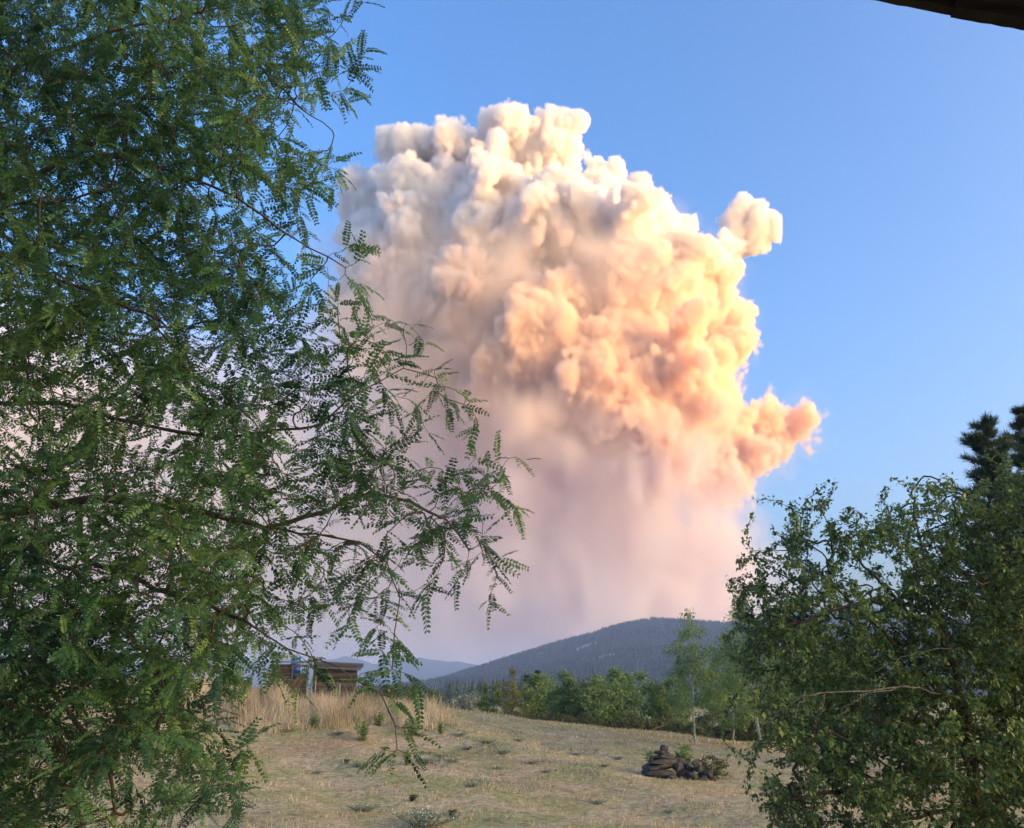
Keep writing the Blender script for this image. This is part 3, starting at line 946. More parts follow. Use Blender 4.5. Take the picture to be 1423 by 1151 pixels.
RO = np.array([*gpos(1372, 11.3)[:2], -3.05])
plum = empty('plum_tree', RO)
tag(plum, 'dense small leaved tree with several dark stems and bare grey twigs inside', 'tree')
S = Skel()
Z4 = lambda pts: [np.array(at(a, b, c)) - RO for a, b, c in pts]
q0 = np.array([0, 0, -0.2])
S.add(q0, -1, 0, 0)
S.limb_from([q0] + Z4([(1368, 1150, 11.3), (1352, 1085, 11.3), (1345, 1010, 11.2), (1330, 930, 11.1), (1300, 850, 11.0), (1285, 780, 11.0), (1270, 715, 11.0)]), 0.2, 0.015, 0, 0)
PL = [
    [(1392, 1150, 11.6), (1388, 1070, 11.7), (1400, 980, 11.8), (1412, 880, 11.9), (1420, 770, 12.0), (1410, 700, 12.0)],
    [(1345, 1010, 11.2), (1290, 940, 10.9), (1230, 880, 10.7), (1160, 815, 10.6), (1095, 765, 10.5), (1045, 765, 10.5)],
    [(1330, 930, 11.1), (1270, 860, 11.1), (1215, 800, 11.1), (1170, 750, 11.1), (1140, 705, 11.1)],
    [(1350, 1085, 11.3), (1280, 1080, 10.9), (1200, 1095, 10.6), (1130, 1105, 10.4), (1075, 1120, 10.3)],
    [(1360, 1120, 11.3), (1290, 1130, 10.9), (1220, 1150, 10.6), (1160, 1165, 10.5)],
    [(1300, 850, 11.0), (1225, 830, 10.6), (1150, 850, 10.4), (1070, 880, 10.3), (1040, 900, 10.3)],
    [(1345, 1010, 11.2), (1270, 1000, 10.6), (1180, 1010, 10.3), (1120, 1030, 10.2)],
    [(1412, 880, 11.9), (1380, 800, 11.6), (1340, 740, 11.5), (1325, 700, 11.5)],
    [(1400, 980, 11.8), (1460, 900, 11.8), (1520, 800, 11.9), (1560, 720, 12)],
    [(1388, 1070, 11.7), (1450, 1050, 11.4), (1530, 1040, 11.2)],
]
for l, pts in enumerate(PL):
    S.limb_from(Z4(pts), 0.15, 0.012, l + 1)
hxs = [960, 1000, 1030, 1060, 1120, 1180, 1240, 1300, 1360, 1420, 1500, 1620, 1720]
hys = [600, 650, 690, 750, 800, 850, 900, 950, 1000, 1050, 1100, 1150, 1220, 1300]
HW = [
    [0, 0, 0, 0, 0, 0, 0, 0, 0, 0, .1, .2, 0],
    [0, 0, 0, 0, 0, 0, 0, .0, .05, .25, .4, .3, 0],
    [0, 0, 0, 0, .10, .10, .22, .4, .7, .9, .8, .5, 0],
    [0, 0, .05, .28, .5, .45, .5, .7, 1, 1, .8, .5, 0],
    [0, 0, .25, .5, .6, .25, .45, .9, 1, 1, .8, .5, 0],
    [0, .0, .4, .7, .8, .6, .85, 1, 1, 1, .8, .5, 0],
    [0, .0, .35, .75, .95, .95, 1, 1, 1, 1, .8, .5, 0],
    [0, 0, .1, .35, .6, .65, .8, 1, 1, 1, .8, .5, 0],
    [0, .06, .10, .22, .55, .6, .65, .85, 1, 1, .8, .5, 0],
    [0, 0, .05, .12, .8, .85, .75, .7, .85, .9, .8, .5, 0],
    [0, 0, 0, .25, .8, .7, .5, .35, .7, .8, .8, .4, 0],
    [0, 0, 0, .1, .7, .5, .45, .25, .6, .7, .7, .3, 0],
    [0, 0, 0, 0, .4, .3, .2, .1, .4, .4, .4, .2, 0],
    [0, 0, 0, 0, .1, .1, .1, .0, .1, .2, .2, .1, 0]]
N = 24000
px = rng.uniform(960, 1700, N); py = rng.uniform(600, 1280, N)
w = interp2(hxs, hys, HW, px, py)
cl = np.sin(px * 0.05 + 0.3) * np.sin(py * 0.047 + 1.6) + 0.7 * np.sin(px * 0.093 + py * 0.061) * np.sin(py * 0.083 - px * 0.03 + 1)
w *= np.clip(1 + 0.4 * cl, 0.25, 1.4)
k_ = rng.uniform(0, 1, N) < np.minimum(w ** 1.4 * 1.1, 1) * 0.8
px, py = px[k_], py[k_]
dep = rng.uniform(9.6, 13.2, len(px)) - 0.6 * (py > 1000)
TG = at_many(px, py, dep) - RO
TG = TG[(TG + RO)[:, 2] > -2.85]
S.grow(TG, 0.11, droop=0.05, jit=0.012, arc=0.3)
R, hasch = S.radii(0.0030, 0.43)
R[S.limb[:S.n] == 0] = np.maximum(R[S.limb[:S.n] == 0], np.linspace(0.115, 0.004, int((S.limb[:S.n] == 0).sum())))
m1_ = S.limb[:S.n] == 1
R[m1_] = np.maximum(R[m1_], np.linspace(0.085, 0.004, int(m1_.sum())))
build_wood(plum, S, R, len(PL) + 1, brown_bark, twig_bark, sides=4, min_r=0.0028, names=['trunk', 'trunk'] + ['branch'] * (len(PL) - 1))
n = S.n
thin = np.where((S.limb[:n] < 0) & (R < 0.0085) & (S.par[:n] >= 0))[0]
rep = np.repeat(thin, 10)
tw = S.p[rep] - S.p[S.par[rep]]; tw /= np.linalg.norm(tw, axis=1)[:, None] + 1e-9
f_ = rng.uniform(0, 1, len(rep))[:, None]
lp = S.p[rep] * f_ + S.p[S.par[rep]] * (1 - f_)
lp = lp + rng.normal(size=lp.shape) * 0.022
ld = tw * 0.6 + rng.normal(size=(len(rep), 3)) * 0.65 + np.array([0, 0, -0.15])
nl = len(lp)
tn = np.clip(0.42 + 0.2 * rng.normal(size=nl) + 0.3 * np.sin(lp[:, 0] * 2.7 + 1) * np.sin(lp[:, 2] * 2.3 + lp[:, 1]), 0, 1)
me = scatter([simple_leaf(0.62, 0.12), simple_leaf(0.54, 0.2, -0.18)], lp, frames(ld, rng.normal(0, 0.6, nl)), rng.uniform(0.036, 0.074, nl), rng.integers(0, 2, nl), tn, 'foliage')
p_mat = leaf_material('plum_leaves', [(0.0, (0.036, 0.07, 0.026)), (0.45, (0.092, 0.16, 0.047)), (0.8, (0.16, 0.235, 0.068)), (1.0, (0.30, 0.35, 0.10))], 0.32, 0.45, 0.35)
o = link_mesh('foliage', me, p_mat, plum); o['kind'] = 'stuff'
print('plum leaves', nl)
# bare dead branches arching through the crown
dead_bark = bark_material('dead_bark', (0.07, 0.06, 0.052), (0.19, 0.17, 0.15))
DB = [[(1305, 965, 9.9), (1262, 952, 9.6), (1215, 960, 9.4), (1175, 985, 9.35), (1158, 1003, 9.3)],
      [(1262, 952, 9.6), (1190, 962, 9.3), (1135, 962, 9.2), (1100, 975, 9.1), (1072, 1000, 9.1), (1066, 1015, 9.1)],
      [(1150, 962, 9.3), (1140, 985, 9.2), (1130, 1012, 9.2)],
      [(1122, 962, 9.2), (1104, 990, 9.15), (1098, 1010, 9.15)],
      [(1215, 960, 9.4), (1225, 940, 9.35), (1245, 925, 9.3)],
      [(1340, 905, 10.2), (1300, 900, 9.9), (1255, 912, 9.7), (1215, 935, 9.6)],
      [(1080, 880, 9.9), (1100, 905, 9.8), (1140, 930, 9.7), (1200, 945, 9.6)]]
for k, pts in enumerate(DB):
    P3 = np.array(Z4(pts))
    t = np.linspace(0, len(P3) - 1, 14)
    P3 = np.stack([np.interp(t, np.arange(len(P3)), P3[:, a]) for a in range(3)], -1) + rng.normal(size=(14, 3)) * 0.012
    o = link_mesh('dead_branch', limb_mesh('dead_branch', P3, np.linspace(0.008, 0.003, 14), 5), dead_bark, plum)
    if k == 0: o['label'] = 'bare grey dead branch'

# ------------------------------------------------------------------ generic broadleaf trees for the middle distance
def broadleaf(h, cw, base, nleaf, leaf, bark, mat, seed, lean=0.0, top=0.5, ntw=70, trunk_r=None, clump=0.5):
    """meshes (trunk, crown) of one tree with its base at the origin"""
    r = np.random.default_rng(seed)
    S = Skel(6000)
    tp = [(0, 0, -0.3)] + [(lean * t * h + 0.008 * h * r.normal() * t, 0.008 * h * r.normal() * t, t * h * 0.92) for t in np.linspace(0.12, 1, 8)]
    S.limb_from([np.array(p) for p in tp], h / 22, 0.004 * h, 0)
    T = []
    while len(T) < ntw:
        t = r.uniform(base, 1.0)
        e = (t - base) / (1 - base)
        prof = (math.sin(math.pi * min(1, e ** top * 0.96 + 0.04)) ** 0.65) * cw
        a = r.uniform(0, 6.283); q = math.sqrt(r.uniform(0.05, 1)) * prof * r.uniform(0.7, 1.15)
        T.append((lean * t * h + math.cos(a) * q, math.sin(a) * q, t * h))
    S.grow(np.array(T), h / 26, droop=0.0, jit=0.004 * h, arc=0.25)
    R, _ = S.radii((trunk_r or h * 0.012) / (ntw ** 0.5), 0.5)
    n = S.n
    ids = np.where(S.limb[:n] == 0)[0]
    trunk = limb_mesh('trunk', S.p[ids], np.maximum(R[ids], h * 0.002), 7)
    tid = np.where((S.limb[:n] < 0))[0]
    V, F = tubes(S.p[S.par[tid]], S.p[tid], np.minimum(R[S.par[tid]], R[tid] * 1.3), R[tid], 3)
    limbs = np_mesh('limbs', V, F, 4)
    w = S.order[tid].astype(float) + 1
    pick = r.choice(tid, nleaf, p=w / w.sum())
    lp = S.p[pick] + r.normal(size=(nleaf, 3)) * h * 0.028 * np.array([1, 1, 0.8])
    d = r.normal(size=(nleaf, 3)) + np.array([0, 0, -0.5])
    tn = np.clip(0.45 + 0.2 * r.normal(size=nleaf) + clump * 0.3 * np.sin(lp[:, 0] * 9 / h * 2 + seed) * np.sin(lp[:, 2] * 14 / h), 0, 1)
    crown = scatter([quad_leaf(0.62), quad_leaf(0.5)], lp, frames(d, r.normal(0, 1, nleaf)), r.uniform(0.7, 1.25, nleaf) * leaf, r.integers(0, 2, nleaf), tn, 'crown')
    for m_, mm in ((trunk, bark), (limbs, bark), (crown, mat)):
        m_.materials.append(mm)
    return trunk, limbs, crown

def place_tree(name, meshes, loc, label, cat='tree', group=None, rz=0.0, sc=(1, 1, 1)):
    o = empty(name, loc, rz); o.scale = sc
    tag(o, label, cat, group)
    for nm, me in zip(('trunk', 'limbs', 'crown'), meshes):
        c = bpy.data.objects.new(nm, me); COL.objects.link(c); c.parent = o
        if nm != 'trunk': c['kind'] = 'stuff'
    return o

aspen_mat = leaf_material('aspen_leaves', [(0.0, (0.07, 0.125, 0.045)), (0.5, (0.16, 0.25, 0.09)), (1.0, (0.29, 0.37, 0.14))], 0.35, 0.5, 0.3)
yellow_mat = leaf_material('yellowing_leaves', [(0.0, (0.07, 0.085, 0.02)), (0.5, (0.16, 0.17, 0.045)), (1.0, (0.28, 0.26, 0.08))], 0.35, 0.5, 0.25)
green_mat = leaf_material('fresh_green_leaves', [(0.0, (0.05, 0.085, 0.02)), (0.5, (0.12, 0.18, 0.045)), (1.0, (0.22, 0.28, 0.08))], 0.35, 0.5, 0.25)
sage_mat = leaf_material('grey_green_leaves', [(0.0, (0.13, 0.155, 0.11)), (0.5, (0.22, 0.25, 0.18)), (1.0, (0.36, 0.38, 0.29))], 0.3, 0.6, 0.2)
under_mat = leaf_material('undergrowth_leaves', [(0.0, (0.04, 0.055, 0.022)), (0.5, (0.085, 0.105, 0.04)), (1.0, (0.18, 0.17, 0.075))], 0.3, 0.6, 0.2)
brown_mat = leaf_material('dry_brown_leaves', [(0.0, (0.06, 0.04, 0.03)), (1.0, (0.18, 0.13, 0.09))], 0.2, 0.7, 0.1)

# aspens with white trunks beyond the plum tree
A1 = broadleaf(6.4, 1.75, 0.26, 6500, 0.12, aspen_bark, aspen_mat, 301, lean=0.02, ntw=80, trunk_r=0.075)
A2 = broadleaf(7.2, 2.0, 0.30, 8000, 0.12, aspen_bark, aspen_mat, 302, lean=-0.06, ntw=95, trunk_r=0.095)
A3 = broadleaf(6.0, 1.7, 0.16, 6500, 0.12, aspen_bark, aspen_mat, 303, lean=0.03, ntw=80, trunk_r=0.07)
place_tree('aspen_tree', A1, gpos(961, 47.0), 'aspen with a pale slender trunk standing clear at the field edge')
place_tree('aspen_tree', A2, gpos(1052, 44.0), 'larger aspen with a leaning white trunk behind the plum tree')
place_tree('aspen_tree', A3, gpos(1015, 50.0), 'bushy aspen between the two pale trunked aspens')
place_tree('aspen_tree', A1, gpos(1110, 52.0), 'aspen half hidden behind the crown of the plum tree', rz=2.0, sc=(1.1, 1.1, 1.08))

# row of young trees beyond the crest
VAR = [broadleaf(5.6, 1.3, 0.06, 4200, 0.17, aspen_bark, aspen_mat, 400 + k, lean=0.01 * k, ntw=60, top=0.38 + 0.06 * k) for k in range(5)]
VARG = [broadleaf(5.2, 1.15, 0.08, 3400, 0.16, gray_bark, green_mat, 420 + k, ntw=55, top=0.42) for k in range(2)]
PLAIN = 'young green aspen in the row beyond the crest of the dry field'
ROW = [(735, 957, 4, 'low young aspen just right of the olive yellow tree'), (748, 944, 0, None), (760, 943, 3, None), (770, 953, 2, None), (786, 941, 1, None),
       (798, 950, 3, 'young aspen close to the left of the brown half dead tree'), (814, 957, 0, 'short young aspen in front of the brown half dead tree'), (826, 944, 2, 'young aspen close to the right of the brown half dead tree'),
       (838, 949, 1, None), (846, 955, 4, None), (858, 934, 0, 'tallest young aspen, its tip standing up before the mountain'), (876, 946, 1, None), (892, 941, 3, None),
       (905, 952, 0, 'young aspen left of the bright yellow green sapling'), (932, 948, 4, 'young aspen right of the bright yellow green sapling'), (948, 953, 2, None), (988, 940, 1, 'young aspen behind the two pale trunked aspens'),
       (1025, 930, 3, None), (1060, 925, 0, None), (1090, 920, 2, None), (1125, 915, 4, None), (1160, 915, 1, None), (1200, 905, 0, None), (1240, 900, 3, None)]
for i, (px_, top_, v_, lab) in enumerate(ROW):
    Y = 76 + rng.uniform(-3, 12)
    g = gpos(px_, Y)
    hgt = at(px_, top_ - 6 + rng.uniform(-3, 3), Y).z - g[2]
    s_ = hgt / 5.6
    if lab is None: lab = PLAIN if px_ < 1000 else 'young green aspen glimpsed through the plum tree'
    grp = {PLAIN: 'young aspens beyond the field crest', 'young green aspen glimpsed through the plum tree': 'young aspens behind the plum tree'}.get(lab, 'young aspens')
    place_tree('young_aspen_tree', VAR[v_], g, lab, group=grp, rz=rng.uniform(0, 6.28), sc=(s_ * rng.uniform(1.0, 1.5), s_ * rng.uniform(1.0, 1.4), s_))
for px_, top_, lab in ((674, 950, 'slender bright green sapling beside the yellowing tree'), (690, 945, 'taller bright green sapling left of the yellowing tree'), (918, 950, 'bright yellow green sapling among the darker aspens')):
    g = gpos(px_, 72.0); s_ = (at(px_, top_, 72.0).z - g[2]) / 5.2
    place_tree('sapling', VARG[0 if px_ != 690 else 1], g, lab, rz=rng.uniform(0, 6), sc=(s_ * 0.8, s_ * 0.8, s_))
g = gpos(712, 70.0)
YT = broadleaf(6.2, 1.25, 0.12, 3400, 0.15, brown_bark, yellow_mat, 450, ntw=75, top=0.62)
s_ = (at(712, 930, 70.0).z - g[2]) / 6.2
place_tree('yellowing_tree', YT, g, 'olive yellow tree standing out from the green row', sc=(s_, s_, s_))
g = gpos(811, 74.0); s_ = (at(811, 944, 74.0).z - g[2]) / 5.6
place_tree('dead_tree', broadleaf(5.6, 0.7, 0.2, 500, 0.14, brown_bark, brown_mat, 455, ntw=45), g, 'thin brown half dead tree among the young aspens', sc=(s_, s_, s_))

# shrubs
def shrub_mesh(w, h, nleaf, leaf, mat, seed):
    r = np.random.default_rng(seed)
    S = Skel(5000)
    S.add((0, 0, -0.1), -1, 0, 0)
    for l in range(5):
        a = r.uniform(0, 6.28)
        S.limb_from([np.zeros(3), np.array([math.cos(a) * w * 0.15, math.sin(a) * w * 0.15, h * 0.3]), np.array([math.cos(a) * w * 0.3, math.sin(a) * w * 0.3, h * 0.7])], h / 10, 0.01 * h, l, 0)
    T = []
    for _ in range(45):
        d = r.normal(size=3); d /= np.linalg.norm(d); d *= r.uniform(0.5, 1.0) ** 0.5 * r.uniform(0.8, 1.15)
        T.append((d[0] * w / 2, d[1] * w / 2, max(0.05 * h, h * 0.48 + d[2] * h * 0.5)))
    S.grow(np.array(T), h / 14, 0.0, 0.01 * h)
    n = S.n; tid = np.where(S.par[:n] >= 0)[0]
    V, F = tubes(S.p[S.par[tid]], S.p[tid], np.full(len(tid), 0.008 * h + 0.004), np.full(len(tid), 0.007 * h + 0.003), 3)
    stems = np_mesh('stems', V, F, 4); stems.materials.append(brown_bark)
    pick = r.choice(tid, nleaf)
    lp = S.p[pick] + r.normal(size=(nleaf, 3)) * np.array([w, w, h]) * 0.05
    tn = np.clip(0.45 + 0.22 * r.normal(size=nleaf), 0, 1)
    fol = scatter([quad_leaf(0.55)], lp, frames(r.normal(size=(nleaf, 3)), r.normal(0, 1, nleaf)), r.uniform(0.7, 1.3, nleaf) * leaf, np.zeros(nleaf, int), tn, 'foliage')
    fol.materials.append(mat)
    return stems, fol

def place_shrub(name, meshes, loc, label, group=None, rz=0.0, sc=(1, 1, 1), cat='shrub'):
    o = empty(name, loc, rz); o.scale = sc; tag(o, label, cat, group)
    for nm, me in zip(('stems', 'foliage'), meshes):
        c = bpy.data.objects.new(nm, me); COL.objects.link(c); c.parent = o
    return o

SG = [shrub_mesh(1.0, 1.0, 2200, 0.055, green_mat, 500 + k) for k in range(2)]
SU = [shrub_mesh(1.0, 1.0, 1300, 0.075, under_mat, 510 + k) for k in range(3)]
SS = shrub_mesh(1.0, 1.0, 1500, 0.06, sage_mat, 520)
for i, (px_, Y, w_, top_) in enumerate(((528, 54.5, 2.6, 950), (560, 55.5, 2.4, 946), (590, 57.0, 2.2, 956), (500, 52.0, 1.6, 955), (612, 60, 1.4, 966))):
    g = gpos(px_, Y); h_ = at(px_, top_, Y).z - g[2]
    place_shrub('leafy_shrub', SG[i % 2], g, 'bright green leafy shrub on the crest right of the plank shed', 'green shrubs beside the shed', rng.uniform(0, 6), (w_, w_, h_))
g = gpos(648, 210.0)
place_shrub('round_bush', SS, g, 'round grey green bush in the pale field before the pine wood', None, 0.4, (8.6, 8.6, at(648, 958, 210.0).z - g[2]))
for i, px_ in enumerate(range(655, 1270, 18)):
    Y = 66 + rng.uniform(-2, 6)
    g = gpos(px_ + rng.uniform(-5, 5), Y)
    top_ = 984 + (min(px_, 1000) - 655) * 0.035 - max(0, px_ - 1000) * 0.09 + rng.uniform(-6, 5)
    h_ = max(0.9, at(px_, top_, Y).z - g[2]); w_ = rng.uniform(1.3, 2.2)
    place_shrub('undergrowth_shrub', SU[i % 3], g, 'low dark shrub at the foot of the young aspens', 'undergrowth along the field edge', rng.uniform(0, 6), (w_, w_, h_))

# ------------------------------------------------------------------ conifers
needle_mat = leaf_material('pine_needles', [(0.0, (0.026, 0.045, 0.03)), (0.5, (0.05, 0.078, 0.046)), (1.0, (0.10, 0.13, 0.065))], 0.15, 0.6, 0.2)

def pine_meshes(h, w, whorls, seed, tuft=0.32):
    """near pine: trunk, whorled limbs and needle tufts"""
    r = np.random.default_rng(seed)
    trunk = limb_mesh('trunk', [(0.02 * r.normal() * h * t * 0.3, 0, -0.3 + t * (h + 0.3)) for t in np.linspace(0, 1, 16)], np.linspace(h * 0.016, h * 0.002, 16), 8)
    trunk.materials.append(brown_bark)
    P0, P1, tp, td = [], [], [], []
    for k in range(whorls):
        z = h * (0.16 + 0.83 * (k / (whorls - 1)) ** 0.9)
        e = 1 - (z / h - 0.16) / 0.84
        L = w * (0.12 + 0.88 * e ** 0.8)
        nb = r.integers(4, 7)
        for b in range(nb):
            a = r.uniform(0, 6.28); l = L * r.uniform(0.55, 1.12)
            d = np.array([math.cos(a), math.sin(a), 0.0])
            pts = [np.array([0, 0, z]) + d * l * t + np.array([0, 0, l * (-0.12 * t + 0.42 * t * t)]) for t in np.linspace(0, 1, 5)]
            P0 += pts[:-1]; P1 += pts[1:]
            for t in np.linspace(0.3, 1, 6):
                q = np.array([0, 0, z]) + d * l * t + np.array([0, 0, l * (-0.12 * t + 0.42 * t * t)])
                for _ in range(2 if t < 0.99 else 3):
                    sd = np.cross(d, (0, 0, 1)) * r.uniform(-1, 1) * (0.7 - 0.4 * t) * min(1.0, l)
                    tp.append(q + sd * r.uniform(0.2, 0.8)); td.append(d * 0.5 + sd * 0.4 + np.array([0, 0, 0.55 + 0.3 * r.normal()]))
    P0, P1 = np.array(P0), np.array(P1)
    V, F = tubes(P0, P1, np.full(len(P0), h * 0.0028), np.full(len(P0), h * 0.0022), 4)
    limbs = np_mesh('limbs', V, F, 4); limbs.materials.append(brown_bark)
    # a tuft of needles
    pv_, pf_ = [], []
    for i in range(25):
        d = r.normal(size=3); d[0] = abs(d[0]) + 0.5; d /= np.linalg.norm(d)
        o = np.cross(d, r.normal(size=3)); o /= np.linalg.norm(o); o *= 0.038
        b = d * 0.0 + np.array([r.uniform(-0.4, 0.3), 0, 0]); k = len(pv_)
        pv_ += [b - o, b + o, b + d * r.uniform(0.7, 1.0)]; pf_.append((k, k + 1, k + 2))
    tp, td = np.array(tp), np.array(td); n = len(tp)
    tn = np.clip(0.45 + 0.25 * r.normal(size=n), 0, 1)
    need = scatter([(np.array(pv_), np.array(pf_))], tp, frames(td, r.uniform(0, 6.28, n)), r.uniform(0.75, 1.25, n) * tuft, np.zeros(n, int), tn, 'needles', 3)
    need.materials.append(needle_mat)
    return trunk, limbs, need

def place_pine(meshes, loc, label, group=None, rz=0.0, sc=(1, 1, 1), name='pine_tree'):
    o = empty(name, loc, rz); o.scale = sc; tag(o, label, 'tree', group)
    for nm, me in zip(('trunk', 'limbs', 'needles'), meshes):
        c = bpy.data.objects.new(nm, me); COL.objects.link(c); c.parent = o
        if nm != 'trunk': c['kind'] = 'stuff'
    return o

g = np.array([at(1366, 589, 36.0).x, 36.0, 0]); g[2] = gzf(g[0], 36.0); hp = at(1366, 589, 36.0).z - g[2]
place_pine(pine_meshes(hp, 3.6, 27, 601, 0.38), g, 'dark pine with upturned tips rising behind the plum tree')
g = np.array([at(1417, 574, 38.0).x, 38.0, 0]); g[2] = gzf(g[0], 38.0); hp = at(1417, 574, 38.0).z - g[2]
place_pine(pine_meshes(hp, 3.2, 24, 602, 0.38), g, 'open crowned pine, the taller of the two behind the plum tree')

def far_conifer(seed, h=15.0):
    r = np.random.default_rng(seed)
    V, F = [], []
    tiers = 9
    w = r.uniform(2.2, 3.0)
    for t in range(tiers):
        e = t / (tiers - 1)
        z0 = h * (0.10 + 0.80 * e) - 0.6; z1 = z0 + h * (0.17 - 0.05 * e)
        rad_ = w * (1 - e) ** 0.85 + 0.25
        K = 9; c = len(V); V.append((0, 0, min(h, z1)))
        for k in range(K):
            a = 6.283 * k / K + r.uniform(-0.2, 0.2) + t
            q = rad_ * (r.uniform(0.55, 0.8) if k % 2 else r.uniform(0.85, 1.2))
            V.append((math.cos(a) * q, math.sin(a) * q, z0 - r.uniform(0, 0.05) * h + (0.0 if k % 2 else -0.2)))
        for k in range(K):
            F.append((c, c + 1 + k, c + 1 + (k + 1) % K))
    V.append((0, 0, h)); 
    me = np_mesh('crown', np.array(V), np.array(F), 3)
    a = me.attributes.new('tint', 'FLOAT', 'POINT'); a.data.foreach_set('value', r.uniform(0.1, 0.9, len(V)).astype(np.float32))
    me.materials.append(needle_mat)
    tr = limb_mesh('trunk', [(0, 0, -0.5), (0, 0, h * 0.3), (0, 0, h * 0.7)], [0.22, 0.17, 0.06], 5); tr.materials.append(brown_bark)
    return tr, me

for px_, top_, Y, lab in ((749, 934, 96.0, 'dark pine rising just right of the olive yellow tree'), (869, 938, 100.0, 'small dark pine beside the tallest young aspen'), (733, 940, 104.0, 'dark pine half behind the olive yellow tree')):
    g = gpos(px_, Y); hp = at(px_, top_, Y).z - g[2]
    place_pine(pine_meshes(hp, 1.7, 16, 610 + px_, 0.30), g, lab)

FC = [far_conifer(700 + k) for k in range(6)]
cnt = 0
for px_ in np.arange(470, 1250, 3.4):
    Y = rng.uniform(420, 640)
    p_ = px_ + rng.uniform(-2.5, 2.5)
    g = gpos(p_, Y)
    top_ = np.interp(p_, [470, 560, 600, 640, 730, 800, 960], [952, 948, 946, 942, 934, 938, 940]) + rng.uniform(-4, 12)
    s_ = (at(p_, top_, Y).z - g[2]) / 15.0
    o = empty('fir_tree', g, rng.uniform(0, 6.28)); w_ = s_ * rng.uniform(1.0, 1.7)
    o.scale = (w_, w_, s_)
    tag(o, 'dark conifer in the wood along the foot of the mountain', 'tree', 'conifers at the foot of the mountain')
    for nm, me in zip(('trunk', 'crown'), FC[cnt % 6]):
        c = bpy.data.objects.new(nm, me); COL.objects.link(c); c.parent = o
    cnt += 1
# ------------------------------------------------------------------ grasses
def blade_field(name, pts, h, w, lean, tints, mat, seg=2):
    """one bent tapering blade per point"""
    n = len(pts)
    a = rng.uniform(0, 6.283, n); b = rng.uniform(0, 6.283, n)
    d = np.stack([np.cos(a), np.sin(a), 0 * a], -1) * (lean * h)[:, None]
    s = np.stack([np.cos(b), np.sin(b), 0 * b], -1) * (w / 2)[:, None]
    V = np.zeros((n, 5, 3))
    V[:, 0] = pts - s; V[:, 1] = pts + s
    m = pts + d * 0.35 + np.array([0, 0, 1.0]) * (h * 0.55)[:, None]
    V[:, 2] = m - s * 0.8; V[:, 3] = m + s * 0.8
    V[:, 4] = pts + d + np.array([0, 0, 1.0]) * (h * np.sqrt(np.clip(1 - lean * lean * 0.5, 0.1, 1)))[:, None]
    F = np.array([(0, 1, 3), (0, 3, 2), (2, 3, 4)])
    F = (np.arange(n)[:, None, None] * 5 + F[None]).reshape(-1, 3)
    me = np_mesh(name, V.reshape(-1, 3), F, 3)
    t = me.attributes.new('tint', 'FLOAT', 'POINT'); t.data.foreach_set('value', np.repeat(tints, 5).astype(np.float32))
    return link_mesh(name, me, mat)

grass_mat = leaf_material('dry_lawn_blades', [(0.0, (0.22, 0.155, 0.09)), (0.35, (0.43, 0.325, 0.19)), (0.62, (0.58, 0.46, 0.29)), (0.8, (0.68, 0.58, 0.40)), (0.82, (0.22, 0.22, 0.09)), (1.0, (0.36, 0.36, 0.16))], 0.25, 0.8, 0.1)
tall_mat = leaf_material('tall_dry_grass', [(0.0, (0.33, 0.225, 0.18)), (0.3, (0.47, 0.36, 0.24)), (0.6, (0.58, 0.46, 0.29)), (0.85, (0.68, 0.59, 0.44)), (0.87, (0.13, 0.16, 0.07)), (1.0, (0.26, 0.29, 0.15))], 0.25, 0.8, 0.1)

# lawn: density falls with distance
N = 150000
Y = 19.5 + (62 - 19.5) * rng.uniform(0, 1, N) ** 1.35
X = rng.uniform(-0.62, 0.62, N) * Y
pt = np.stack([X, Y, gz(X, Y) - 0.005], -1)
cl = np.sin(X * 1.9 + 0.7 * np.sin(Y * 1.3)) * np.sin(Y * 1.7 + 1.1 * np.sin(X * 0.9)) + 0.8 * np.sin(X * 4.3 + Y * 2.9) * np.sin(Y * 4.9 - X * 1.7)
pk = rng.uniform(-0.9, 1.5, N) < cl * 1.15 + 0.3
pt, cl, X, Y = pt[pk], cl[pk], X[pk], Y[pk]
n = len(pt)
greenish = np.sin(X * 0.35 + 1.2) * np.sin(Y * 0.29 + 0.4) + 0.5 * np.sin(X * 1.1 - Y * 0.8)
far_g = np.clip((Y - 40) / 14, 0, 1)
isg = rng.uniform(0, 1, n) < np.clip(0.07 + 0.20 * (greenish > 0.35) + 0.10 * far_g, 0, 0.5)
tn = np.where(isg, rng.uniform(0.83, 1.0, n), np.clip(0.42 + 0.2 * rng.normal(size=n) + 0.1 * cl, 0, 0.79))
o = blade_field('lawn_grass', pt, rng.uniform(0.04, 0.12, n) * np.clip(1 + 0.4 * cl, 0.5, 1.7), rng.uniform(0.008, 0.02, n) * (Y / 26) ** 0.7, rng.uniform(0.3, 1.1, n), tn, grass_mat)
tag(o, 'short dry lawn grass, straw coloured with faint green patches', 'grass', kind='stuff')

# tall golden grass in front of the shed
N = 36000
pxs = rng.uniform(250, 640, N); Y = rng.uniform(37.5, 49.5, N)
X = (pxs - 711.5) / FPX * Y * 0.955
front = 38.2 + 1.2 * np.sin(X * 0.8) + 0.6 * np.sin(X * 2.1 + 1) + np.clip((X + 5.5) * 0.9, 0, 8)
pk = (Y > front) & (rng.uniform(0, 1, N) < np.interp(pxs, [250, 330, 560, 600, 640], [0.8, 1, 1, 0.6, 0.0])) & (rng.uniform(-1, 1.1, N) < 0.45 + np.sin(X * 3.1 + np.sin(Y * 2)) * np.sin(Y * 2.3 + X))
pxs, X, Y = pxs[pk], X[pk], Y[pk]; n = len(X)
hh = rng.uniform(0.28, 0.85, n) * np.interp(Y - front[pk], [0, 1.2, 6], [0.55, 0.9, 1.1]) * (1 + 0.25 * np.sin(X * 1.7 + 2))
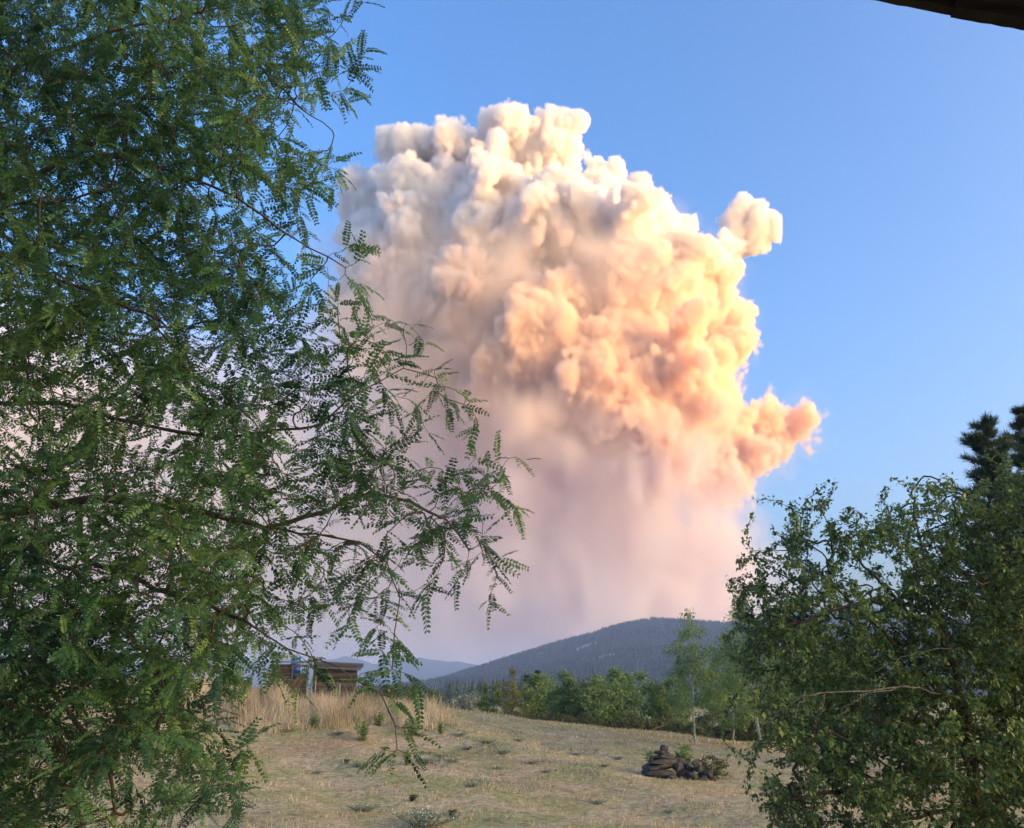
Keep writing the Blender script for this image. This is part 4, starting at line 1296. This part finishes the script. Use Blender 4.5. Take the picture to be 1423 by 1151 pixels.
hh *= np.interp(Y, [37, 45, 50], [1.0, 0.9, 0.55]) * np.clip(0.95 + 0.28 * np.sin(X * 3.3 + Y) + 0.25 * rng.normal(size=n), 0.35, 1.6)
patch = np.sin(X * 1.2 + 0.5) + 0.6 * np.sin(X * 2.9)
isg = rng.uniform(0, 1, n) < np.clip(0.08 + 0.30 * (patch < -0.7) + 0.12 * (Y > 45), 0, 0.6)
tn = np.where(isg, rng.uniform(0.88, 1, n), np.clip(0.45 + 0.22 * patch * 0.6 + 0.18 * rng.normal(size=n), 0, 0.84))
o = blade_field('tall_dry_grass', np.stack([X, Y, gz(X, Y) - 0.02], -1), hh, rng.uniform(0.012, 0.028, n), rng.uniform(0.05, 0.7, n), tn, tall_mat)
tag(o, 'tall golden dry grass growing in front of the plank shed', 'grass', kind='stuff')
# feathery seed heads on the tall grass belong to the same stand
# rough grass along the crest and the field edge
N = 26000
pxs = rng.uniform(560, 1120, N); Y = rng.uniform(50, 66, N)
X = (pxs - 711.5) / FPX * Y * 0.955
n = N
tn = np.where(rng.uniform(0, 1, n) < 0.4, rng.uniform(0.83, 1, n), np.clip(0.5 + 0.2 * rng.normal(size=n), 0, 0.79))
o = blade_field('field_edge_grass', np.stack([X, Y, gz(X, Y) - 0.01], -1), rng.uniform(0.06, 0.22, n), rng.uniform(0.015, 0.03, n), rng.uniform(0.2, 0.9, n), tn, grass_mat)
tag(o, 'rough pale grass along the far crest of the field', 'grass', kind='stuff')

N = 30000
pxs = rng.uniform(560, 900, N); Y = rng.uniform(27, 47, N)
X = (pxs - 711.5) / FPX * Y * 0.955
f_ = np.sin(X * 1.1 + 2) * np.sin(Y * 0.9 + X * 0.3) + 0.7 * np.sin(X * 2.6 + Y * 1.9) * np.sin(Y * 2.2 - X) + 0.3
pk = rng.uniform(0.2, 1.6, N) < f_ * np.interp(Y, [27, 34, 42, 47], [0.4, 1, 1, 0.3]) * np.interp(pxs, [560, 650, 800, 900], [0.4, 1, 0.8, 0.2])
X, Y = X[pk], Y[pk]; n = len(X)
o = blade_field('low_weed_growth', np.stack([X, Y, gz(X, Y) - 0.01], -1), rng.uniform(0.04, 0.15, n), rng.uniform(0.015, 0.035, n), rng.uniform(0.3, 1.0, n), np.clip(0.35 + 0.25 * rng.normal(size=n), 0, 1), sage_mat)
tag(o, 'low grey green weedy growth scattered over the bank of the lawn', 'weeds', kind='stuff')

# ------------------------------------------------------------------ weeds dotted over the lawn
def weed_mesh(seed, stems, h, w, leaf, mat, flowers=False):
    r = np.random.default_rng(seed)
    lp, ld, P0, P1, tips = [], [], [], [], []
    for s in range(stems):
        a = r.uniform(0, 6.28); l = r.uniform(0.6, 1.0) * h; sp = r.uniform(0.1, 1.0) * w / 2
        prev = np.array([math.cos(a) * sp * 0.25, math.sin(a) * sp * 0.25, -0.02])
        for t in np.linspace(0.15, 1, 7):
            q = np.array([math.cos(a) * sp * (0.25 + 0.75 * t), math.sin(a) * sp * (0.25 + 0.75 * t), l * t]) + r.normal(size=3) * 0.008
            P0.append(prev); P1.append(q)
            for _ in range(4):
                lp.append(prev + (q - prev) * r.uniform()); ld.append(np.array([*(r.normal(size=2)), r.uniform(0.1, 0.9)]))
            prev = q
        tips.append(prev)
    V, F = tubes(np.array(P0), np.array(P1), np.full(len(P0), 0.004), np.full(len(P0), 0.003), 3)
    st = np_mesh('stems', V, F, 4); st.materials.append(mat)
    a_ = st.attributes.new('tint', 'FLOAT', 'POINT'); a_.data.foreach_set('value', np.full(len(V), 0.3, np.float32))
    n = len(lp)
    lf = scatter([quad_leaf(0.32)], np.array(lp), frames(np.array(ld), r.normal(0, 1, n)), r.uniform(0.6, 1.3, n) * leaf, np.zeros(n, int), np.clip(0.5 + 0.25 * r.normal(size=n), 0, 1), 'leaves')
    lf.materials.append(mat)
    out_ = [('stems', st), ('leaves', lf)]
    if flowers:
        pf = np.repeat(np.array(tips), 3, axis=0) + r.normal(size=(len(tips) * 3, 3)) * 0.03
        m_ = len(pf)
        fl = scatter([quad_leaf(0.9)], pf, frames(r.normal(size=(m_, 3)), r.normal(0, 1, m_)), np.full(m_, 0.022), np.zeros(m_, int), r.uniform(0, 1, m_), 'flowers')
        fl.materials.append(flower_mat); out_.append(('flowers', fl))
    return out_

flower_mat = leaf_material('white_flowers', [(0.0, (0.45, 0.5, 0.4)), (1.0, (0.7, 0.72, 0.62))], 0.2, 0.7, 0.1)
W_SAGE = [weed_mesh(800 + k, 34, 0.20, 1.3, 0.05, sage_mat) for k in range(2)]
W_FLOWER = weed_mesh(805, 44, 0.24, 1.3, 0.05, sage_mat, True)
W_GREEN = [weed_mesh(810 + k, 12, 0.5, 0.5, 0.09, aspen_mat) for k in range(2)]
W_DARK = weed_mesh(815, 9, 0.22, 0.35, 0.07, under_mat)

def ray_ground(px_, py_):
    """where the ground lies under a photograph point"""
    best = None
    for Y in np.arange(16, 60, 0.1):
        p = at(px_, py_, Y)
        if gzf(p.x, Y) >= p.z:
            return np.array([p.x, Y, gzf(p.x, Y)])
    p = at(px_, py_, 30.0)
    return np.array([p.x, 30.0, gzf(p.x, 30.0)])

def place_weed(name, parts, loc, label, group=None, sc=1.0):
    o = empty(name, loc, rng.uniform(0, 6.28)); o.scale = (sc * rng.uniform(0.85, 1.2), sc, sc * rng.uniform(0.7, 1.05)); tag(o, label, 'weed', group)
    for nm, me in parts:
        c = bpy.data.objects.new(nm, me); COL.objects.link(c); c.parent = o; c['kind'] = 'stuff'

LW = 'grey green weed growing out of the short dry lawn'
GWD = 'grey green weeds in the lawn'
for px_, py_, s_ in ((398, 1018, 1.0), (470, 1022, 1.0), (497, 1066, 1.0), (612, 1054, .8), (628, 1060, 0.9), (656, 1094, .7), (700, 1048, .9), (740, 1062, .8), (676, 1034, .9), (720, 1030, 0.8), (800, 1050, .8), (760, 1075, 0.6), (840, 1066, 0.6), (830, 1118, 0.8), (860, 1056, .7), (640, 1024, .9), (440, 1075, .6), (930, 1130, .5), (690, 1070, .7), (650, 1042, .8)):
    place_weed('weed', W_SAGE[int(px_) % 2], ray_ground(px_, py_), LW, GWD, s_ * 0.9)
place_weed('weed', W_GREEN[0], ray_ground(566, 1064), 'upright grey stalked weed standing alone in the lawn', None, 1.05)
for px_, py_, lab, s_ in ((590, 1150, 'lush pale green flowering weed clump low in the lawn', 1.7), (505, 1128, 'white flowered weed patch in the greener lawn', 0.8), (592, 1062, 'white flowered low weed mat beside the drooping locust twig', 1.0)):
    place_weed('flowering_weed', W_FLOWER, ray_ground(px_, py_), lab, None, s_)
for px_, py_ in ((572, 1114), (628, 1136), (481, 1062)):
    place_weed('weed', W_DARK, ray_ground(px_, py_), 'small dark green weed tuft in the short dry lawn', 'dark weed tufts in the lawn', 0.9)
for px_, py_, s_ in ((504, 1030, 1.7), (526, 1010, 1.3), (574, 1022, 1.6), (612, 1020, 1.0), (436, 1012, 1.2)):
    place_weed('weed', W_GREEN[1], ray_ground(px_, py_), 'tall green weed among the golden dry grass', 'green weeds in the tall grass', s_)

# ------------------------------------------------------------------ stone pile
rock_mat, nt, out = new_mat('dark_fieldstone')
v = obj_vec(nt)
nn = noise_node(nt, v, 4.5, 10, 0.78, 0.6)
lich = noise_node(nt, v, 9.0, 5, 0.7)
oi = nt.nodes.new('ShaderNodeObjectInfo')
c0 = ramp_node(nt, [(0.3, (0.022, 0.022, 0.025)), (0.55, (0.085, 0.08, 0.082)), (0.75, (0.24, 0.23, 0.22))], nn)
c1 = mixc(nt, c0, (0.30, 0.29, 0.26), ramp_node(nt, [(0.60, (0, 0, 0)), (0.72, (0.55, 0.55, 0.55))], lich))
principled(nt, out, c1, 0.9, 0.2, nn, 0.06, 0.9)

def rock_mesh(seed, flat):
    """angular field stone: a faceted hull, edges worn and surface broken up"""
    r = np.random.default_rng(seed)
    bm = bmesh.new()
    for _ in range(22):
        d = r.normal(size=3); d /= np.abs(d).max() ** 0.75 * np.linalg.norm(d) ** 0.25
        bm.verts.new(Vector(d * 0.5 * r.uniform(0.8, 1.0)))
    bmesh.ops.convex_hull(bm, input=bm.verts[:])
    bmesh.ops.bevel(bm, geom=bm.edges[:], offset=0.02, segments=1, affect='EDGES')
    bmesh.ops.triangulate(bm, faces=bm.faces[:])
    bmesh.ops.subdivide_edges(bm, edges=bm.edges[:], cuts=2, use_grid_fill=True)
    o3 = Vector(r.uniform(-50, 50, 3))
    for vv in bm.verts:
        vv.co += vv.co.normalized() * (0.035 * mnoise.fractal(vv.co * 5 + o3, 0.7, 2.1, 4))
        vv.co.x += 0.02 * math.sin(vv.co.z * 30 + o3.x)
    loose = [vv for vv in bm.verts if not vv.link_faces]
    for vv in loose: bm.verts.remove(vv)
    me = bpy.data.meshes.new('stone'); bm.to_mesh(me); bm.free()
    me.materials.append(rock_mat)
    return me

ROCKS = [rock_mesh(900 + k, 0.4) for k in range(5)]
g0 = ray_ground(930, 1082)
pile = empty('stone_pile', g0)
tag(pile, 'pile of dark weathered stones, three slabs stacked highest, on the dry lawn', 'stone pile')
mpx = g0[1] / FPX * 1.03
def stone(px_, py_, w_, h_, d_, dy, k, rz, tilt=0.0):
    """stone whose middle shows at (px, py), sizes in metres"""
    c = at(px_, py_, g0[1] + dy)
    o = bpy.data.objects.new('stone', ROCKS[k]); COL.objects.link(o); o.parent = pile
    o.location = Vector(c) - Vector(g0); o.scale = (w_ * 0.98, d_ * 0.98, h_ * 0.98); o.rotation_euler = (tilt * 0.5, tilt, rz)
for px_, py_, w_, h_, k, rz_, tl in ((917, 1074.5, 1.30, 0.30, 0, 0.1, 0.03), (915, 1066.5, 1.14, 0.27, 4, 0.25, -0.03), (921, 1058.5, 1.08, 0.28, 1, 0.2, 0.04), (923, 1051, 0.92, 0.22, 2, 0.7, -0.05), (918, 1046, 0.58, 0.17, 0, 1.1, 0.08), (923, 1041, 0.34, 0.30, 3, 0.3, 0.15)):
    stone(px_, py_, w_, h_, w_ * 0.75, rng.uniform(-0.04, 0.04), k, rz_, tl)
for i, (px_, py_, w_, h_) in enumerate(((946, 1058, .42, .34), (955, 1068, .5, .36), (948, 1075, .46, .4), (962, 1079, .55, .36), (970, 1068, .42, .32), (976, 1081, .5, .34), (984, 1075, .4, .3), (942, 1066, .4, .36), (966, 1060, .34, .26), (955, 1083, .5, .3), (988, 1084, .42, .26), (906, 1079, .5, .22), (932, 1081, .45, .22))):
    stone(px_, py_, w_, h_, w_ * 0.9, rng.uniform(-0.25, 0.3), (i + 1) % 5, rng.uniform(0, 6.28), rng.uniform(-0.3, 0.3))
SD = shrub_mesh(1.0, 1.0, 1500, 0.07, under_mat, 531)
g = ray_ground(986, 1086)
place_shrub('dusty_shrub', SD, g + np.array([0.22, 0.5, 0]), 'low dusty olive shrub growing over the right end of the stone pile', None, 0.3, (1.25, 1.1, 0.85))
for px_, lab in ((945, 'leafy green weed standing up behind the stacked slabs'), (903, 'small green weed at the left end of the stacked slabs')):
    p = np.array([(px_ - 711.5) / FPX * (g0[1] + 0.5) * 0.955, g0[1] + 0.55, 0]); p[2] = gzf(p[0], p[1])
    place_weed('weed', W_GREEN[0], p, lab, None, 2.3 if px_ == 945 else 1.7)

# ------------------------------------------------------------------ plank shed on the rise
def wood_material(name, dark, light):
    m, nt, out = new_mat(name)
    v = obj_vec(nt)
    oi = nt.nodes.new('ShaderNodeObjectInfo')
    mp = nt.nodes.new('ShaderNodeMapping'); mp.inputs['Scale'].default_value = (1.2, 6, 22)
    nt.links.new(v, mp.inputs['Vector'])
    n = noise_node(nt, mp.outputs[0], 2.0, 6, 0.7, 0.3)
    c = ramp_node(nt, [(0.3, dark), (0.72, light)], n)
    hs = nt.nodes.new('ShaderNodeHueSaturation')
    mr = nt.nodes.new('ShaderNodeMapRange'); mr.inputs['To Min'].default_value = 0.6; mr.inputs['To Max'].default_value = 1.45
    nt.links.new(oi.outputs['Random'], mr.inputs['Value']); nt.links.new(mr.outputs[0], hs.inputs['Value'])
    nt.links.new(c, hs.inputs['Color'])
    principled(nt, out, hs.outputs[0], 0.9, 0.1, n, 0.01, 0.7)
    return m

plank_mat = wood_material('weathered_plank', (0.05, 0.037, 0.03), (0.16, 0.125, 0.10))
pale_mat = wood_material('bleached_wood', (0.16, 0.14, 0.125), (0.36, 0.33, 0.30))
roof_mat = wood_material('grey_roof_boards', (0.045, 0.045, 0.045), (0.13, 0.125, 0.12))

YS = 46.5
so = gpos(430, YS); so[2] = gzf(so[0], YS)
shed = empty('plank_shed', so)
tag(shed, 'old weathered plank shed with a bleached post frame, standing in tall dry grass', 'shed')
_box_cache = {}
def box_part(name, mat, parent, c, size, rot=(0, 0, 0)):
    """bevelled board; c and size in metres relative to the parent"""
    bm = bmesh.new()
    bmesh.ops.create_cube(bm, size=1.0)
    for vv in bm.verts:
        vv.co = Vector((vv.co[i] * size[i] for i in range(3)))
    bmesh.ops.bevel(bm, geom=bm.edges[:], offset=min(size) * 0.12, segments=1, affect='EDGES')
    me = bpy.data.meshes.new(name); bm.to_mesh(me); bm.free(); me.materials.append(mat)
    o = bpy.data.objects.new(name, me); COL.objects.link(o); o.parent = parent
    o.location = c; o.rotation_euler = rot
    return o

def lx_(px_): return (px_ - 430) / FPX * YS * 0.955
def lz_(py_): return at(430, py_, YS).z - so[2]
ph_ = 0.145
# left bin: horizontal planks between posts
z = -0.05; i = 0
while z < lz_(927):
    box_part('plank', plank_mat, shed, ((lx_(376) + lx_(404)) / 2 + rng.uniform(-.02, .02), 0.0 + rng.uniform(-.012, .012), z + ph_ / 2), (lx_(404) - lx_(376) + rng.uniform(-.04, .04), 0.03, ph_ * 0.985), (0, rng.uniform(-.012, .012), 0))
    z += ph_
z = -0.05
while z < lz_(936):
    f_ = 1.0 if z < lz_(945) else 0.75
    box_part('plank', plank_mat, shed, (lx_(425) - (lx_(425) - lx_(406)) * f_ / 2, 0.05 + rng.uniform(-.012, .012), z + ph_ / 2), ((lx_(425) - lx_(406)) * f_, 0.03, ph_ * 0.985), (0, -0.03 if f_ < 1 else rng.uniform(-.01, .01), 0))
    z += ph_
# right, darker part under the roof
z = -0.05
while z < lz_(927):
    box_part('plank', plank_mat, shed, ((lx_(434) + lx_(494)) / 2, 0.35 + rng.uniform(-.012, .012), z + ph_ / 2), (lx_(494) - lx_(434) + rng.uniform(-.05, .05), 0.03, ph_ * 0.985), (0, rng.uniform(-.006, .006), 0))
    z += ph_
z = -0.05
while z < lz_(926):      # side wall going back
    box_part('plank', plank_mat, shed, (lx_(434), 1.55, z + ph_ / 2), (0.03, 2.36, ph_ * 0.985))
    box_part('plank', plank_mat, shed, (lx_(376) + 0.0, 1.0, z + ph_ / 2), (0.03, 1.9, ph_ * 0.985))
    z += ph_
# posts
def post(px_, top, w_, mat, y=-0.06, lean=0.0):
    h_ = lz_(top) + 0.2
    box_part('post', mat, shed, (lx_(px_), y, h_ / 2 - 0.2), (w_, w_, h_), (0, lean, 0))
post(427, 914, 0.085, pale_mat)
post(404.5, 924, 0.10, plank_mat)
post(370, 927, 0.12, pale_mat, lean=0.04)
post(374, 933, 0.07, pale_mat, lean=-0.03)
post(434, 920, 0.10, plank_mat, 0.28)
post(467, 948, 0.09, pale_mat, 0.27); post(470.5, 950, 0.08, pale_mat, 0.27)
post(436.5, 936, 0.05, pale_mat, 0.27)
# rails
box_part('rail', pale_mat, shed, ((lx_(374) + lx_(428)) / 2, -0.10, lz_(920)), (lx_(428) - lx_(374), 0.05, 0.07))
box_part('rail', plank_mat, shed, ((lx_(374) + lx_(436)) / 2, 0.02, lz_(925.5)), (lx_(436) - lx_(374), 0.06, 0.10))
box_part('rail', pale_mat, shed, ((lx_(370) + lx_(404)) / 2, -0.075, lz_(944.5)), (lx_(404) - lx_(370), 0.05, 0.06))
# roof boards sloping down to the right
# (the boards step up towards the back, so the top of the roof shows)
for k in range(5):
    zf = lz_(929) + 0.30 * 0.24 * k
    box_part('roof_board', roof_mat, shed, ((lx_(432) + lx_(497)) / 2, 0.16 + 0.30 * k, zf + rng.uniform(-.008, .008)), (lx_(497) - lx_(432) + 0.1 + rng.uniform(-.1, .1), 0.335, 0.03), (math.atan(0.24), 0.045, 0))
box_part('roof_beam', plank_mat, shed, (lx_(434) + 0.05, 0.1, lz_(919)), (0.09, 0.3, 0.55), (0, -0.5, 0))

# blue barrel behind the bin
blue_mat, nt, out = new_mat('blue_plastic')
principled(nt, out, ramp_node(nt, [(0.3, (0.02, 0.09, 0.32)), (0.7, (0.035, 0.14, 0.45))], noise_node(nt, obj_vec(nt), 4.0, 4)), 0.4, 0.5)
bo = np.array([so[0] + lx_(403.5), YS + 0.75, 0.0]); bo[2] = gzf(bo[0], bo[1])
top = at(403.5, 914, bo[1]).z - bo[2]; br = 6.6 / FPX * YS
prof = [(0.0, 0), (0.9, 0), (0.97, 0.02), (1.0, 0.10), (1.0, 0.30), (1.06, 0.315), (1.06, 0.335), (1.0, 0.35), (1.0, 0.63), (1.06, 0.645), (1.06, 0.665), (1.0, 0.68), (1.0, 0.90), (0.96, 0.955), (1.02, 0.965), (1.02, 0.99), (0.92, 1.0), (0.0, 0.985)]
SB = 20; Vb = [(math.cos(2 * math.pi * k / SB) * r_ * br, math.sin(2 * math.pi * k / SB) * r_ * br, z_ * 0.95) for r_, z_ in prof for k in range(SB)]
Fb = [(i * SB + k, i * SB + (k + 1) % SB, (i + 1) * SB + (k + 1) % SB, (i + 1) * SB + k) for i in range(len(prof) - 1) for k in range(SB)]
barrel = empty('plastic_barrel', (bo[0], bo[1], bo[2] + top - 0.95))
tag(barrel, 'blue plastic barrel showing above the planks of the shed', 'barrel')
bb_ = link_mesh('barrel_body', np_mesh('barrel_body', np.array(Vb), np.array(Fb), 4, smooth=True), blue_mat, barrel)
lid = link_mesh('lid', np_mesh('lid', np.array([(math.cos(2 * math.pi * k / SB) * br * q, math.sin(2 * math.pi * k / SB) * br * q, zz) for q, zz in ((1.07, 0.925), (1.07, 0.965), (0.9, 0.985), (0.02, 0.985)) for k in range(SB)]), np.array([(i * SB + k, i * SB + (k + 1) % SB, (i + 1) * SB + (k + 1) % SB, (i + 1) * SB + k) for i in range(3) for k in range(SB)]), 4, smooth=True), blue_mat, bb_)
# a stack of old pallets carries it inside the bin
pal = empty('pallet_stack', (bo[0], bo[1], bo[2]))
tag(pal, 'stack of old boards under the blue barrel inside the shed', 'pallets')
hgt = top - 0.95; nb = max(2, int(hgt / 0.14))
for k in range(nb):
    zc = (k + 0.5) * hgt / nb
    for q in (-0.26, 0, 0.26):
        box_part('board', plank_mat, pal, ((q, 0, zc) if k % 2 else (0, q, zc)), ((0.16, 0.7, hgt / nb) if k % 2 else (0.7, 0.16, hgt / nb)))

# ------------------------------------------------------------------ fence post and fallen branch
g = gpos(629, 62.0)
fp = empty('fence_post', g); tag(fp, 'single grey wooden fence post on the crest before the pale field', 'post')
tp_ = at(629, 971, 62.0).z - g[2]
bm_ = limb_mesh('post_shaft', [(0, 0, -0.3), (0.01, 0, tp_ * 0.5), (0.0, 0.01, tp_ * 0.97), (0, 0.01, tp_)], [0.09, 0.085, 0.08, 0.03], 8)
ps_ = link_mesh('post_shaft', bm_, gray_bark, fp)
for hz_ in (0.45, 0.75):
    link_mesh('wire_band', limb_mesh('wire_band', [(0, 0, tp_ * hz_ - 0.02), (0, 0, tp_ * hz_ + 0.02)], [0.092, 0.092], 8), twig_bark, ps_)
a_, b_ = at(912, 1012, 60.0), at(940, 997, 60.5)
fb = empty('fallen_branch', (a_.x, 60.0, gzf(a_.x, 60.0)))
tag(fb, 'bare dark fallen branch leaning up at the edge of the aspens', 'branch')
base_ = Vector(fb.location)
pts_ = [np.array(Vector(a_).lerp(Vector(b_), t) - base_) + rng.normal(size=3) * 0.03 for t in np.linspace(-0.15, 1, 8)]
link_mesh('stem', limb_mesh('stem', pts_, np.linspace(0.07, 0.025, 8), 6), brown_bark, fb)
link_mesh('side_shoot', limb_mesh('side_shoot', [pts_[4], pts_[4] + np.array([0.35, 0.1, 0.35]), pts_[4] + np.array([0.55, 0.1, 0.75])], [0.03, 0.02, 0.01], 5), brown_bark, fb)

# ------------------------------------------------------------------ eave of the house overhead
eave_mat = wood_material('dark_eave_wood', (0.018, 0.014, 0.013), (0.05, 0.04, 0.036))
ev_l, ev_m, ev_r = at(1150, -12, 2.4), at(1321, 22, 2.4), at(1520, 62, 2.4)
eave = empty('roof_eave', (ev_m.x, ev_m.y, ev_m.z))
tag(eave, 'dark brown eave of the house roof jutting out overhead', 'roof')
E0 = Vector(ev_m)
def eave_board(name, p, q, drop, depth0, depth1, thick, mat):
    """board whose lower front edge runs from p to q; goes back towards the house"""
    d = (q - p); L = d.length; d.normalize()
    bm = bmesh.new()
    up = Vector((-d.z, 0, d.x)); 
    if up.z < 0: up = -up
    segs = 14
    rows = []
    for k in range(segs + 1):
        b = p + d * L * k / segs - E0 + up * (drop + rng.uniform(-0.002, 0.0025))
        rows.append([bm.verts.new(b + Vector((0, depth0, 0))), bm.verts.new(b + Vector((0, depth1, 0))), bm.verts.new(b + Vector((0, depth1, 0)) + up * thick), bm.verts.new(b + Vector((0, depth0, 0)) + up * thick)])
    for r0, r1 in zip(rows[:-1], rows[1:]):
        for k in range(4):
            bm.faces.new((r0[k], r0[(k + 1) % 4], r1[(k + 1) % 4], r1[k]))
    bm.faces.new(rows[0]); bm.faces.new(list(reversed(rows[-1])))
    bmesh.ops.recalc_face_normals(bm, faces=bm.faces)
    me = bpy.data.meshes.new(name); bm.to_mesh(me); bm.free(); me.materials.append(mat)
    o = bpy.data.objects.new(name, me); COL.objects.link(o); o.parent = eave
    return o
eave_board('fascia_board', Vector(ev_l), Vector(ev_m), 0.0, 0.0, -0.035, 0.22, eave_mat)
eave_board('fascia_board', Vector(at(1320.5, 24.5, 2.39)), Vector(at(1520, 60, 2.39)), 0.0, 0.0, -0.05, 0.22, eave_mat)
for k in range(7):
    eave_board('soffit_board', Vector(ev_l), Vector(ev_r), 0.03 + 0.002 * (k % 2), -0.055 - 0.20 * k, -0.25 - 0.20 * k, 0.02, eave_mat)
for k in range(5):
    eave_board('roof_shingle', Vector(ev_l), Vector(ev_r), 0.222 + 0.012 * k, 0.03 - 0.28 * k, -0.30 - 0.28 * k, 0.012, eave_mat)
